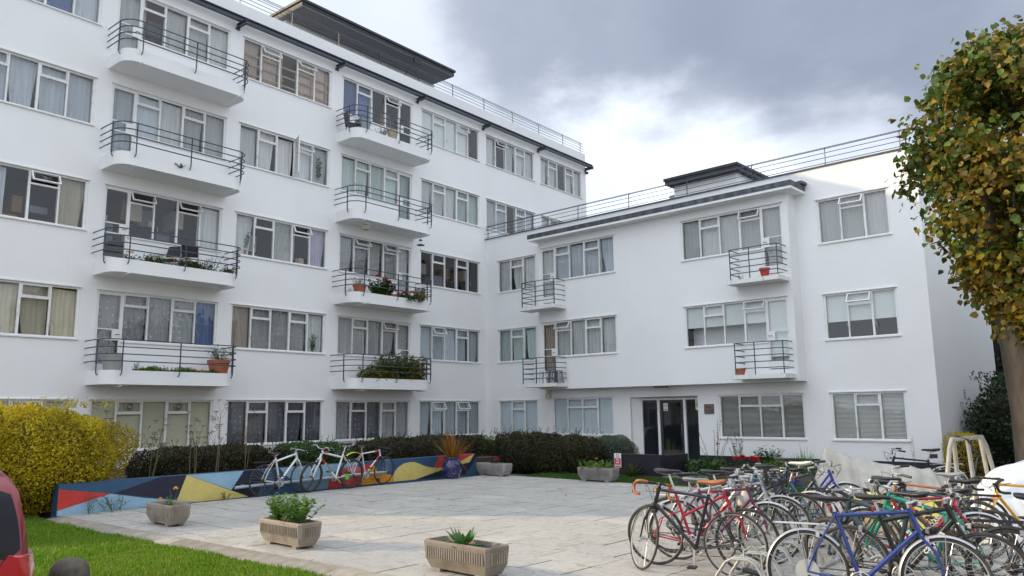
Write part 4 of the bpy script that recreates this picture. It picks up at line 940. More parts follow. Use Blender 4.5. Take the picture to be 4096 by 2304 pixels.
def bike(label, rear, head, col, lean=0, steer=0, style='diamond', bars='flat', wb=1.03, rw=.34, tr=.015, fork=None, saddle='black', sadup=.16, rim='rimw', guards=None, gspan=None,
         rack=None, basket=False, tape=None, group='bicycles parked at the racks', bag=False, light=True, crank=.3, disc=False, text=None, col2=None, dguard=False, st=.54, knob=False, side=1, lamp=None):
    t = thing('bicycle', label, 'bicycle', (rear[0], rear[1], 0), 0, group, rot=(R(lean), 0, R(head)))
    P = cpaint(col); PF = cpaint(fork) if fork else P; V3 = Vector
    bb = V3((.425, 0, rw-.065)); ra = V3((0, 0, rw)); fa = V3((wb, 0, rw)); sa = R(73); ha = R(71.5 if style != 'mtb' else 70)
    sd = V3((-math.cos(sa), 0, math.sin(sa))); hd = V3((-math.cos(ha), 0, math.sin(ha)))
    stt = bb+sd*st; hb = fa+V3((-math.sin(ha)*.045, 0, -math.cos(ha)*.045))+hd*(.40 if style != 'mtb' else .46); ht = hb+hd*(.15 if style != 'tall' else .20)
    S4 = Matrix.Translation(hb) @ Matrix.Rotation(R(steer), 4, hd) @ Matrix.Translation(-hb)
    tb = .018 if style != 'mtb' else .0235
    f = MB(); f.tube([bb, stt+sd*.02], tb*.95, 8); f.tube([hb-hd*.012, ht+hd*.012], tb*1.15, 8); f.tube([hb+hd*.02, bb], tb*1.1, 8)
    if style in ('diamond', 'tall'): f.tube([stt-sd*.015, ht-hd*.02], tb*.9, 8)
    elif style == 'mtb': f.tube([stt-sd*.06, ht-hd*.03], tb*.95, 8)
    elif style == 'mixte': f.tube([bb+sd*.30, ht-hd*.04], tb*.9, 8)
    elif style == 'step': f.tube([bb+sd*.20, bb.lerp(ht, .5)+V3((0, 0, -.03)), ht-hd*.04], tb*.9, 8)
    f.tube([bb+V3((0, -.035, 0)), bb+V3((0, .035, 0))], .021, 8)
    sso = stt if style not in ('mixte',) else bb+sd*.36
    for y in (1, -1):
        f.tube([bb+V3((-.02, .022*y, 0)), bb+V3((-.12, .035*y, .012)), ra+V3((0, .058*y, 0))], .0085, 6); f.tube([sso+V3((0, .016*y, 0)), ra+V3((.08, .05*y, .19)), ra+V3((0, .058*y, 0))], .0075, 6)
    fo = f.build('frame', P, t, 50)
    sp = stt+sd*(sadup-.02); MB().tube([stt, sp], .0135, 8).build('seat_post', W['alu'], t, 50)
    # fork
    k = MB(); off = .05
    for y in (1, -1):
        if style == 'mtb': k.tube([hb+V3((0, off*y, 0))-hd*.03, fa+V3((-.035, off*y, .12)), fa+V3((0, off*y, 0))], [.018, .017, .012], 8)
        else: k.tube([hb-hd*.03+V3((0, .034*y, 0)), fa-V3((.05, 0, 0))+V3((0, .048*y, .20)), fa+V3((-.018, .05*y, .05)), fa+V3((0, .05*y, 0))], [.013, .012, .009, .008], 7)
    k.tube([hb-hd*.03+V3((0, -.05, 0)), hb-hd*.03+V3((0, .05, 0))], .017, 7); k.xf(S4); k.build('fork', PF, t, 50)
    # wheels
    def wheel(c, M4=None, rear_=False):
        w = MB(); w.tube(arc(c.x, c.z, rw-tr-.012, 0, 2*math.pi*39/40, 39), .0105, 6, closed=True, flat=.75); w.tube([c+V3((0, -.05, 0)), c+V3((0, .05, 0))], [.014, .014], 8)
        w.lathe([(.001, -.034), (.024, -.034), (.024, -.028), (.014, -.02), (.014, .02), (.024, .028), (.024, .034), (.001, .034)], 12)
        w.V[-12*8:] = [(c.x+v[0], v[2], c.z+v[1]) for v in w.V[-12*8:]]
        if M4: w.xf(M4)
        wo = w.build('wheel', W[rim], t, 40)
        ty = MB(); ty.tube(arc(c.x, c.z, rw-tr, 0, 2*math.pi*43/44, 43), tr, 8, closed=True)
        if knob:
            for i in range(60):
                a = 2*math.pi*i/60
                for y in (-.012, .012): ty.obox(Matrix.Translation((c.x+(rw-.002)*math.cos(a), y, c.z+(rw-.002)*math.sin(a))) @ Matrix.Rotation(-a, 4, 'Y'), .014, .012, .016)
        if M4: ty.xf(M4)
        ty.build('tyre', W['rubber'], wo, 60)
        s = MB(); n = 28
        for i in range(n):
            a = 2*math.pi*i/n; y = .03*(1 if i % 2 else -1); b = a+(.85 if (i//2) % 2 else -.85)
            s.tube([(c.x+.023*math.cos(b), y, c.z+.023*math.sin(b)), (c.x+(rw-tr-.014)*math.cos(a), 0, c.z+(rw-tr-.014)*math.sin(a))], .0013, 3, caps=False)
        if M4: s.xf(M4)
        tag(s.build('spokes', W['spoke'], wo), kind='stuff')
        return wo
    rwo = wheel(ra, None, True); wheel(fa, S4)
    if disc: MB().lathe([(.001, 0), (.10, .004), (.10, .007), (.001, .012)], 28).xf(Matrix.Translation(ra+V3((0, -.045*side, 0))) @ Matrix.Rotation(R(90)*side, 4, 'X')).build('spoke_guard', W['disc'], rwo, 40)
    # drive side (-y): sprockets, chain, cranks
    c = MB()
    def ringm(mb, ctr, r, w, y, n=28):
        mb.tube([(ctr.x+r*math.cos(2*math.pi*i/n), y, ctr.z+r*math.sin(2*math.pi*i/n)) for i in range(n)], w, 4, closed=True)
    for r, y in ((.088, -.048), (.068, -.042)): ringm(c, bb, r, .006, y)
    for i in range(5): a = i*1.2566+.3; c.bar(bb+V3((0, -.05, 0)), bb+V3((.085*math.cos(a), -.05, .085*math.sin(a))), .016, .006, up=(0, 1, 0))
    ca = crank*math.pi
    for sg_ in (1, -1):
        e = bb+V3((.17*math.cos(ca)*sg_, -.07*sg_, .17*math.sin(ca)*sg_)); c.bar(bb+V3((0, -.062*sg_, 0)), e, .022, .014, up=(0, 1, 0))
    co = c.build('crankset', W['alu'], t)
    for sg_ in (1, -1):
        e = bb+V3((.17*math.cos(ca)*sg_, -.07*sg_, .17*math.sin(ca)*sg_)); p = MB(); p.box(e.x-.045, e.x+.045, min(e.y-.02*sg_, e.y-.105*sg_), max(e.y-.02*sg_, e.y-.105*sg_), e.z-.011, e.z+.011); p.build('pedal', W['black'], co)
    sk = MB()
    for q in range(5): ringm(sk, ra, .026+q*.007, .003, -.04+q*.005, 20)
    sk.tube([ra+V3((.01, -.06, -.03)), ra+V3((.03, -.065, -.09)), ra+V3((.06, -.06, -.13))], .011, 5); sk.build('sprockets', W['chain'], t)
    ch = MB(); up_ = [(0, .033), (.0, .033)]
    pts = [ra+V3((0, -.045, .036)), bb+V3((0, -.047, .088)), bb+V3((.08, -.047, .03)), bb+V3((.08, -.047, -.04)), bb+V3((0, -.047, -.088)), ra+V3((.07, -.05, -.14)), ra+V3((.03, -.05, -.09)), ra+V3((-.03, -.045, -.01))]
    ch.tube(pts, .0045, 4, closed=True); ch.build('chain', W['chain'], t)
    # saddle
    sm = MB(); rings = []; sc_ = stt+sd*(sadup+.02)
    for x, w_, h_, zc in ((-.135, .050, .018, .012), (-.12, .072, .030, .008), (-.07, .078, .036, .002), (-.01, .055, .032, -.004), (.05, .028, .028, -.003), (.11, .020, .024, -.001), (.145, .013, .016, -.006)):
        rings.append([(sc_.x+x*1.08, 1.14*w_*math.cos(a)*(1 if math.sin(a) > 0 else .9), sc_.z+zc+(h_*math.sin(a) if math.sin(a) < 0 else h_*.55*math.sin(a))) for a in [2*math.pi*q/12 for q in range(12)]])
    sm.loft(rings); so = sm.build('saddle', W[{'black': 'black', 'tan': 'tan', 'grey': 'grey_sad', 'white': 'white_sad'}[saddle]], t, 60)
    rl = MB()
    for y in (1, -1): rl.tube([(sc_.x-.10, .03*y, sc_.z-.02), (sc_.x-.03, .022*y, sc_.z-.045), (sc_.x+.03, .02*y, sc_.z-.045), (sc_.x+.11, .01*y, sc_.z-.015)], .0035, 5)
    rl.build('saddle_rails', W['chrome'], so)
    # bars
    h = MB(); st_ = ht+hd*.05; fw_ = V3((1, 0, 0)); m1 = 'alu' if bars not in ('drop',) else 'black'
    grs = {1: MB(), -1: MB()}; lvs = {1: MB(), -1: MB()}
    if bars == 'drop':
        ctr = st_+V3((.095, 0, .0)); h.tube([ht, st_, ctr], .0145, 7)
        for y in (1, -1):
            gr, lv = grs[y], lvs[y]; pts = [ctr, ctr+V3((0, .11*y, .0)), ctr+V3((.01, .185*y, 0)), ctr+V3((.06, .208*y, -.004)), ctr+V3((.105, .212*y, -.035)), ctr+V3((.115, .214*y, -.085)), ctr+V3((.085, .214*y, -.130)), ctr+V3((.03, .214*y, -.145)), ctr+V3((-.045, .214*y, -.147))]
            h.tube(pts[:2], .0125, 7); gr.tube(pts[1:], .0165, 8)
            lv.tube([pts[4]+V3((.0, 0, .02)), pts[4]+V3((.045, 0, -.005)), pts[4]+V3((.03, 0, -.10))], .007, 5)
    else:
        rise = {'flat': .0, 'riser': .05, 'swept': .07}[bars]; ctr = st_+V3((.08 if bars != 'swept' else .05, 0, .015)); h.tube([ht, st_+hd*(.05 if bars == 'swept' else 0), ctr+V3((0, 0, .0))], .0145, 7)
        wd_ = .29 if bars != 'swept' else .27; bk_ = {'flat': -.03, 'riser': -.04, 'swept': -.16}[bars]
        for y in (1, -1):
            gr, lv = grs[y], lvs[y]; pts = [ctr, ctr+V3((.0, .07*y, 0)), ctr+V3((.01 if bars == 'swept' else -.005, .14*y, rise)), ctr+V3((bk_*.5, (wd_-.06)*y, rise)), ctr+V3((bk_, wd_*y, rise-.01))]
            h.tube(pts[:4], .0125, 7); gr.tube([pts[3].lerp(pts[4], .15)+(pts[3]-pts[2])*.0, pts[4]+(pts[4]-pts[3])*.35], .0165, 8)
            lv.tube([pts[3]+V3((.02, 0, -.01)), pts[3]+V3((.05, .03*y, -.03)), pts[4]+V3((.05, .0, -.035))], .006, 5); lv.obox(Matrix.Translation(pts[3]+V3((.012, 0, -.006))), .05, .03, .03)
    cb = MB()
    for y in (1, -1):
        cb.tube([ctr+V3((.03, .15*y, -.01)), ctr+V3((.13, .12*y, .03)), ctr+V3((.12, .03*y, -.06)), hb+V3((.04, .01*y, .05))], .0028, 4)
        cb.tube([ctr+V3((.03, .13*y, -.01)), ctr+V3((.10, .06*y, -.10)), ht+V3((.03, -.02*y, -.04)), ht.lerp(stt, .3)+V3((0, .0, .012))], .0028, 4)
    for q in (h, cb, *grs.values(), *lvs.values()): q.xf(S4)
    ho = h.build('handlebar', W[m1], t, 50)
    for y in (1, -1): grs[y].build('grip', W['tan'] if tape == 'tan' else W['black'], ho, 50); lvs[y].build('brake_lever', W['alu'] if bars != 'drop' else W['black'], ho, 50)
    cb.build('brake_cable', W['black'], ho)
    # brakes at crown and stays
    br = MB(); br.obox(Matrix.Translation(hb-hd*.06+V3((.03, 0, 0))), .03, .075, .05); br.xf(S4); br.build('brake', W['alu'], t)
    MB().obox(Matrix.Translation(ra+V3((.10, 0, .31))), .03, .08, .045).build('brake', W['alu'], t)
    def guard(c_, a0, a1, mt, M4=None):
        rr = rw+.016; n = 22; V = []; F = []
        for i in range(n+1):
            a = a0+(a1-a0)*i/n
            for y, d in ((-.026, -.014), (-.018, 0), (0, .005), (.018, 0), (.026, -.014)): V.append((c_.x+(rr+d)*math.cos(a), y, c_.z+(rr+d)*math.sin(a)))
        for i in range(n):
            for q in range(4): F.append((i*5+q, i*5+q+1, i*5+q+6, i*5+q+5))
        m = MB(); m.add(V, F)
        for y in (-.03, .03): m.tube([(c_.x, y*1.6, c_.z), (c_.x+(rr)*math.cos(a0+(a1-a0)*.25), y*.8, c_.z+rr*math.sin(a0+(a1-a0)*.25))], .0022, 4)
        if M4: m.xf(M4)
        m.build('mudguard', W[mt], t, 60)
    if guards:
        guard(ra, R(200), R(40), guards); guard(fa, R(50), R(200), guards, S4)
    if dguard:                                            # clip-on guard from the seat post
        m = MB(); p0 = stt+V3((-.03, 0, -.01)); V = []
        pts = [p0+V3((-.02-.44*s, 0, .0-.0*s+.10*math.sin(s*2.4)-.09*s)) for s in [i/9 for i in range(10)]]
        for i in range(9):
            a, b = pts[i], pts[i+1]; m.add([a+V3((0, -.03, -.008)), a+V3((0, 0, .004)), a+V3((0, .03, -.008)), b+V3((0, -.03, -.008)), b+V3((0, 0, .004)), b+V3((0, .03, -.008))], ((0, 1, 4, 3), (1, 2, 5, 4)))
        m.build('mudguard', W['guard_y'], t)
    if rack:
        m = MB(); z = rw*2+.055; x0, x1 = -.26, .12
        for y in (-.055, -.02, .02, .055): m.tube([(x0, y, z), (x1, y, z)], .0045, 5)
        m.tube([(x0, -.055, z), (x0-.02, 0, z), (x0, .055, z)], .0055, 5)
        for y in (-.06, .06):
            m.tube([(-.0, y, rw), (-.07, y, z)], .004, 5); m.tube([(x1, y*.9, z), (stt.x-.02, y*.25, z-.02)], .004, 5)
        m.build('rear_rack', W[rack], t)
    if basket:
        m = MB(); cx, z0, z1 = wb-.02, rw+.46, rw+.70
        def rc(e, z): return [(cx-.12-e, -.16-e, z), (cx+.10+e, -.16-e, z), (cx+.10+e, .16+e, z), (cx-.12-e, .16+e, z)]
        for q in range(9):
            z = z0+(z1-z0)*q/8; p = rc(.03*q/8, z); m.tube(p, .0025 if q < 8 else .006, 4, closed=True)
        for s in range(4):
            A, B, C_, D = rc(0, z0)[s], rc(0, z0)[(s+1) % 4], rc(.03, z1)[s], rc(.03, z1)[(s+1) % 4]
            for q in range(10): u = q/10; m.tube([V3(A).lerp(V3(B), u), V3(C_).lerp(V3(D), u)], .0022, 4, caps=False)
        for q in range(8): x = cx-.12+.22*q/7; m.tube([(x, -.16, z0), (x, .16, z0)], .0025, 4)
        m.xf(S4); m.build('basket', W['wicker'], t)
    if light:
        m = MB(); q = stt+sd*.05+V3((-.035, 0, 0)); m.obox(Matrix.Translation(q), .018, .028, .036); m.build('reflector', W['red_lens'], t)
        m = MB(); q = ht+V3((.055, 0, -.02)); m.obox(Matrix.Translation(q), .025, .034, .034); m.xf(S4); m.build('lamp', W[lamp or 'black'], t)
    if bag: MB().obox(Matrix.Translation(stt+sd*.08+V3((-.07, 0, .0))), .12, .08, .07).build('saddle_bag', W['black'], t)
    if col2:                                                # colour flash on the frame
        m = MB(); q0, q1 = (hb+hd*.02).lerp(bb, .05), (hb+hd*.02).lerp(bb, .30); m.tube([q0, q1], tb*1.1+.0012, 8); q0, q1 = (ht-hd*.02).lerp(stt, .06), (ht-hd*.02).lerp(stt, .28); m.tube([q0, q1], tb*.95+.0012, 8); m.build('paint_flash', cpaint(col2), t, 50)
    if text:
        s_, size, mcol, sd_ = text[:4]; q0, q1 = (hb+hd*.02), bb; d = (q1-q0).normalized(); mid = q0.lerp(q1, text[4] if len(text) > 4 else .45)
        ref = d if sd_ > 0 else -d
        yv = V3((0, sd_, 0)); xa = ref if True else d; za = V3((0, sd_, 0)); ya = za.cross(xa)
        M4 = Matrix(((xa.x, ya.x, za.x, 0), (xa.y, ya.y, za.y, 0), (xa.z, ya.z, za.z, 0), (0, 0, 0, 1))); M4.translation = mid+za*(tb*1.1+.0015)
        lettering(s_, size, M4, mcol, t, 'frame_lettering', bold=True, space=1.1)
    return t

BK, RD, BL, GN, PU, SV, SL = (.010, .011, .014), (.36, .010, .030), (.007, .030, .19), (.008, .20, .15), (.11, .018, .06), (.34, .36, .40), (.03, .05, .065)
TEAL, WHT, COP, YEL, SLT, MAR = (.02, .14, .13), (.72, .73, .74), (.36, .12, .03), (.72, .36, .01), (.035, .06, .075), (.22, .01, .03)
# near cluster
bike('black road bicycle with tan drop handlebars and tan saddle, front wheel turned', (-3.55, 8.07), -171, BK, lean=-3, steer=-46, bars='drop', tape='tan', saddle='tan', sadup=.14, tr=.0135, style='tall', st=.58, crank=.52, lamp='amber')
bike('crimson mixte bicycle with black handlebars just behind the tan-saddled one', (-4.58, 8.24), 10, RD, lean=3, steer=10, style='mixte', bars='riser', sadup=.26, tr=.018, crank=.1)
bike('dull purple bicycle with silver mudguards and a two-tone saddle', (-4.52, 8.66), 17, PU, lean=-2, steer=-4, bars='swept', saddle='grey', sadup=.12, guards='guard_s', rack='guard_w', crank=.7)
bike('silver-grey mountain bicycle with a cream bag tied at its head', (-4.80, 9.02), 13, SV, lean=2, steer=6, style='mtb', bars='riser', saddle='black', tr=.022, crank=.35, bag=True)
bike('silver bicycle carrying a black wire basket over its front wheel', (-4.66, 9.46), 11, SV, lean=-2, steer=4, bars='swept', basket=True, guards='guard_s', saddle='black', crank=.8)
bike('teal bicycle with white mudguards and a black rear rack', (-3.50, 10.36), 186, TEAL, lean=2, steer=0, bars='flat', guards='guard_w', rack='wicker', saddle='black', crank=.2)
bike('blue bicycle with a white saddle among the rear rows', (-3.66, 11.10), 186, BL, lean=-2, steer=-8, bars='riser', saddle='white', crank=.4, sadup=.20)
bike('royal blue step-through bicycle with swept handlebars by the beige cover', (-4.55, 11.76), 9, (.02, .03, .26), lean=1, steer=14, style='step', bars='swept', guards='guard_s', saddle='black', sadup=.20, crank=.6)
bike('blue touring bicycle with silver mudguards and rack, nearest the camera', (-2.50, 7.17), 11.5, BL, lean=-3, steer=3, bars='flat', guards='guard_s', rack='guard_s', saddle='black', sadup=.12, disc=True, wb=1.07, st=.58, crank=.92, style='tall')
bike('green mountain bicycle with white lettering facing left', (-1.34, 8.46), 171, GN, lean=3, steer=-6, style='mtb', bars='riser', saddle='black', tr=.022, wb=1.07, crank=.15, rim='rimw', text=('1400 ST', .05, W['white_print'], 1, .4))
bike('black hybrid bicycle with pale carrera lettering, handlebars against the steel frame', (-2.30, 7.76), 9, BK, lean=2, steer=8, style='mtb', bars='riser', saddle='black', tr=.019, wb=1.06, crank=.65, text=('carrera', .075, W['white_print'], -1, .4), sadup=.14)
bike('dark slate mountain bicycle with black suspension fork facing left', (-1.58, 8.02), 172, SLT, lean=-3, steer=-14, style='mtb', bars='flat', tr=.024, crank=.45, rim='rimd', knob=True)
bike('copper-coloured bicycle with a grey saddle facing left', (-1.72, 10.62), 177, COP, lean=-4, steer=18, style='diamond', bars='swept', saddle='grey', tr=.020, rim='rimd', sadup=.16, rack='wicker', crank=.3)
bike('black bicycle with white classic lettering, in the middle of the racks', (-2.62, 9.60), 8, BK, lean=4, steer=-10, style='diamond', bars='riser', saddle='black', guards='guard_k', crank=.55, text=('CLASSIC', .05, W['white_print'], -1, .4))
bike('grey road bicycle with dark drop handlebars beside the steel frame', (-1.42, 9.62), 183, SL, lean=3, steer=-20, bars='drop', saddle='black', tr=.0135, rim='rimd', crank=.4)
bike('bicycle with a bright yellow-orange frame in front of the white cover', (-1.10, 11.7), 236, YEL, lean=-3, steer=-10, bars='drop', saddle='black', tr=.014, rim='rimd', crank=.75)
bike('black bicycle with white mudguards and a saddle bag behind the beige cover', (-2.98, 15.9), 196, BK, lean=-1, steer=4, bars='swept', guards='guard_w', rack='guard_s', saddle='black', bag=True, crank=.35, sadup=.18)
bike('black mixte bicycle squeezed between the silver basket bicycle and the teal one', (-4.60, 9.92), 10, BK, lean=-3, steer=-8, style='mixte', bars='swept', guards='guard_k', saddle='black', crank=.5)
bike('maroon bicycle with silver mudguards in the right-hand rack row', (-2.50, 9.05), 7, MAR, lean=-4, steer=6, bars='riser', saddle='black', guards='guard_s', rack='wicker', crank=.25)
bike('dark grey folding-handlebar bicycle at the far end of the left rack', (-4.45, 10.75), 12, SL, lean=3, steer=12, style='mtb', bars='riser', saddle='black', tr=.022, crank=.8)
bike('black city bicycle cut by the right edge of the picture', (-1.12, 8.35), 12, BK, lean=4, steer=-4, bars='swept', saddle='black', guards='guard_k', rack='wicker', tr=.020, crank=.6)
# three against the painted wall
G2 = 'bicycles leaning on the painted wall'
bike('white hybrid bicycle with a rear rack and red lamp, leftmost at the wall', (-15.02, 9.95), 91, WHT, lean=7, steer=4, style='mtb', bars='flat', tr=.017, rack='wicker', crank=.62, group=G2, rim='rimd', sadup=.10)
bike('white mountain bicycle marked Evade with thick knobbly tyres and green lock', (-14.80, 12.18), 266, WHT, lean=-5, steer=14, style='mtb', bars='riser', tr=.026, crank=.27, group=G2, rim='rimd', knob=True, sadup=.24, col2=(.42, .02, .03), text=('EVADE', .075, W['ink'], 1, .52), wb=1.08)
bike('white and red racing bicycle with a lime mudguard, rightmost at the wall', (-15.00, 12.36), 91, WHT, lean=6, steer=2, bars='drop', tr=.0135, crank=.45, group=G2, rim='rimd', fork=(.02, .02, .025), col2=(.42, .02, .03), dguard=True, text=('carrera', .06, W['ink'], -1, .5), saddle='black')

# ------------------------------------------------------------------ racks, stand, covers
def hoop(loc, rz, k):
    h = thing('cycle_rack_hoop', k, 'bike rack', loc, rz, 'wheel hoops of the cycle racks')
    for y in (-.045, .045):
        MB().tube([(-.26, y, 0), (-.24, y, .10), (-.12, y, .27), (-.06, y, .30), (.10, y, .30), (.16, y, .27), (.26, y, .10), (.28, y, 0)], .012, 8).build('loop', W['galv'], h, 50)
for i, y in enumerate((7.55, 7.95, 8.35, 8.75, 9.15, 9.55, 9.95, 10.35)):
    nth = ('nearest', 'second', 'third', 'fourth', 'fifth', 'sixth', 'seventh', 'farthest')[i]
    hoop((-3.30, y, 0), R(10), nth+' pair of grey wheel hoops from the camera in the left rack')
    if i < 5: hoop((-2.20, y-.30, 0), R(8), nth+' pair of grey wheel hoops from the camera in the right rack')
for x, y0, y1, wh_ in ((-3.60, 7.3, 10.6, 'leftmost'), (-3.0, 7.3, 10.6, 'second from left'), (-2.48, 6.95, 9.1, 'third from left'), (-1.92, 6.95, 9.1, 'rightmost')):
    tag(MB().box(x-.025, x+.025, y0, y1, .002, .035).build('rack_rail', W['galv']), 'flat grey floor rail carrying the wheel hoops, '+wh_+' of four', 'bike rack', 'floor rails of the cycle racks')
W['cream_tube'] = mat('worn_cream_tube', (.36, .355, .33), .5, .25, col2=(.24, .23, .20), nscale=7, detail=6, bump=.15)
stand = thing('tubular_stand', 'tall pale tubular steel stand rising above the bicycles', 'stand', (0, 0, 0))
ta, tb_ = Vector((-2.03, 11.35, 1.33)), Vector((-1.86, 12.45, 1.33)); dn_ = Vector((-.12, -.42, 0)); dn2 = Vector((.18, .42, 0))
MB().tube([ta+dn_+Vector((0, 0, -1.33)), ta+dn_*.9+Vector((0, 0, -1.0)), ta+dn_*.18+Vector((0, 0, -.12)), ta, tb_, tb_+dn2*.18+Vector((0, 0, -.12)), tb_+dn2*.8+Vector((0, 0, -1.0)), tb_+dn2+Vector((0, 0, -1.33))], .028, 10).build('frame_tube', W['cream_tube'], stand, 40)
for q in (.06, .5, .94): p = ta.lerp(tb_, q); MB().tube([p, (p.x+.12*q, p.y+.02, 0)], .027, 10).build('leg', W['cream_tube'], stand, 40)
MB().tube([ta+Vector((.02, .1, .04)), ta+Vector((.10, .5, -.02)), ta+Vector((.16, .72, -.25)), ta+Vector((.12, .55, -.50)), ta+Vector((.02, .30, -.60))], .013, 7).build('cable_lock', W['black'], stand, 50)

def cover(name, label, cat, prof, mt, seed, n=64, fold=.035, tent=1.5):
    """sheet thrown over something: prof = list of (x, y, ridge height, half width, skew)"""
    rs = random.Random(seed); ph = [rs.random()*6.28 for _ in range(6)]; V = []; F = []; m = 22; P = []
    for i in range(n+1):
        t = i/n*(len(prof)-1); k = min(int(t), len(prof)-2); u = t-k; u = u*u*(3-2*u)*.6+u*.4; P.append([prof[k][q]*(1-u)+prof[k+1][q]*u for q in range(5)])
    for i, (x, y, h, w, sk) in enumerate(P):
        i0, i1 = max(i-1, 0), min(i+1, n); dx, dy = P[i1][0]-P[i0][0], P[i1][1]-P[i0][1]; L = math.hypot(dx, dy) or 1; nx, ny = -dy/L, dx/L
        for j in range(m+1):
            s = (j/m)*2-1; a = abs(s); z = h*(1-a**tent)*(1.0 if a < .999 else 0); o = w*(math.copysign(a**.8, s))+sk*(1-a)
            rip = fold*(1.5*abs(math.sin(i*.42+s*1.2+ph[0]))+1.1*abs(math.sin(i*.81-s*1.8+ph[1]))+.6*math.sin(i*.3+s*5+ph[2])-1.4)*a*1.1*math.copysign(1, s); rip2 = fold*.22*math.sin(i*.9+s*5+ph[3])
            V.append((x+nx*(o+rip), y+ny*(o+rip), max(z+rip2*(1-a)+fold*.15*math.sin(s*9+i*.5+ph[4])*(1-a), .008)))
    for i in range(n):
        for j in range(m): q = i*(m+1)+j; F.append((q, q+1, q+m+2, q+m+1))
    for e in (0, n):                                     # closed ends hang straight to the ground
        b = len(V); row = [e*(m+1)+j for j in range(m+1)]
        V += [(V[q][0], V[q][1], .006) for q in row]
        for j in range(m): F.append((row[j], row[j+1], b+j+1, b+j))
    mb = MB(); mb.add(V, F); return tag(mb.build(name, mt, None, 75), label, cat)
W['beige_cover'] = mat('beige_cover_cloth', (.50, .48, .43), .55, col2=(.40, .38, .34), nscale=5, bump=.2, bscale=9)
W['white_cover'] = mat('white_cover_cloth', (.74, .77, .80), .38, col2=(.64, .67, .70), nscale=4, bump=.25, bscale=8)
cover('cycle_cover', 'crumpled beige cover draped over a parked machine near the flats', 'cover', [(-4.50, 13.58, .60, .30, 0), (-4.38, 13.70, 1.08, .34, 0), (-4.0, 13.98, .92, .50, 0), (-3.4, 14.3, .78, .60, 0), (-2.95, 14.55, .74, .50, 0), (-2.6, 14.8, .40, .42, 0)], W['beige_cover'], 2, fold=.075, tent=1.08)
cover('cycle_cover', 'large shiny white cover at the right edge under the tree', 'cover', [(-1.95, 11.9, .45, .4, 0), (-1.72, 12.35, .92, .55, 0), (-1.35, 12.8, 1.04, .7, 0), (-.8, 13.2, 1.15, .8, 0), (0.3, 13.9, 1.20, .8, 0), (1.3, 14.4, .8, .7, 0)], W['white_cover'], 5)
# short painted planter wall among the bicycles
pw = thing('mural_wall', 'short low wall painted yellow and navy behind the bicycles', 'wall', (-3.55, 12.25, 0), R(6))
MB().box(0, 2.75, 0, .9, 0, .44).build('wall', MW['navy'], pw); MB().add([(0.0, -.004, 0), (1.35, -.004, 0), (1.05, -.004, .442), (0.0, -.004, .442)], ((0, 1, 2, 3),)).build('painted_shape', MW['yellow'], pw)
MB().add([(0.0, .0, .444), (1.05, .0, .444), (1.5, .9, .444), (0.0, .9, .444)], ((0, 1, 2, 3),)).build('painted_shape', MW['yellow'], pw); MB().add([(2.0, -.004, 0), (2.7, -.004, 0), (2.7, -.004, .25)], ((0, 1, 2),)).build('painted_shape', MW['red'], pw)
# odds and ends
cb = thing('carrier_bag', 'crumpled cream bag tied to the silver mountain bicycle', 'bag', (-3.92, 9.24, .70))
m = MB(); rs = random.Random(9); rings = []
for z, r in ((-.16, .03), (-.13, .085), (-.05, .10), (.02, .08), (.08, .045), (.12, .03), (.16, .05)): rings.append([(r*(1+.25*rs.uniform(-1, 1))*math.cos(a), r*(1+.25*rs.uniform(-1, 1))*math.sin(a), z+.012*rs.uniform(-1, 1)) for a in [k*math.pi/6 for k in range(12)]])
m.loft(rings); m.build('body', mat('cream_plastic', (.58, .53, .43), .5), cb, 40)
lk = thing('cycle_lock', 'chunky black D-lock on the wheel of the tan-saddled bicycle', 'lock', (-3.30, 7.88, .20), R(12))
MB().tube([(-.10, 0, -.06), (.10, 0, -.10)], .028, 10).build('body', W['black'], lk, 50); MB().tube([(-.09, .0, -.05), (-.085, .02, .12), (0, .03, .17), (.085, .02, .10), (.095, 0, -.09)], .011, 7).build('shackle', W['galv'], lk, 50)
gl = thing('cycle_lock', 'green-ended lock hanging on the Evade mountain bicycle', 'lock', (-14.70, 12.0, .30))
MB().box(-.02, .02, -.04, .04, -.07, .03).build('body', mat('lime_plastic', (.10, .55, .04), .35), gl); MB().tube([(0, -.025, .03), (0, -.03, .12), (0, .03, .12), (0, .025, .03)], .008, 6).build('shackle', W['black'], gl)
chn = thing('chain_lock', 'dark chain with padlock hanging by the red racing bicycle', 'lock', (-15.06, 13.0, 0))
for k in range(9):
    y = -.12+k*.035; z = .30-.22*math.sin(math.pi*min(k/6, 1))*.8 if k < 7 else .12+.03*(k-7)
    m = MB(); cyc = [(.010*math.cos(a)*(1 if k % 2 else .2), .022*math.sin(a), .012*math.cos(a)*(0.2 if k % 2 else 1)) for a in [q*math.pi/4 for q in range(8)]]; m.tube(cyc, .005, 4, closed=True); m.xf(Matrix.Translation((.1, y, z))); m.build('chain_link', W['felt'], chn)
MB().box(.08, .12, .16, .22, .08, .15).build('padlock', W['felt'], chn)

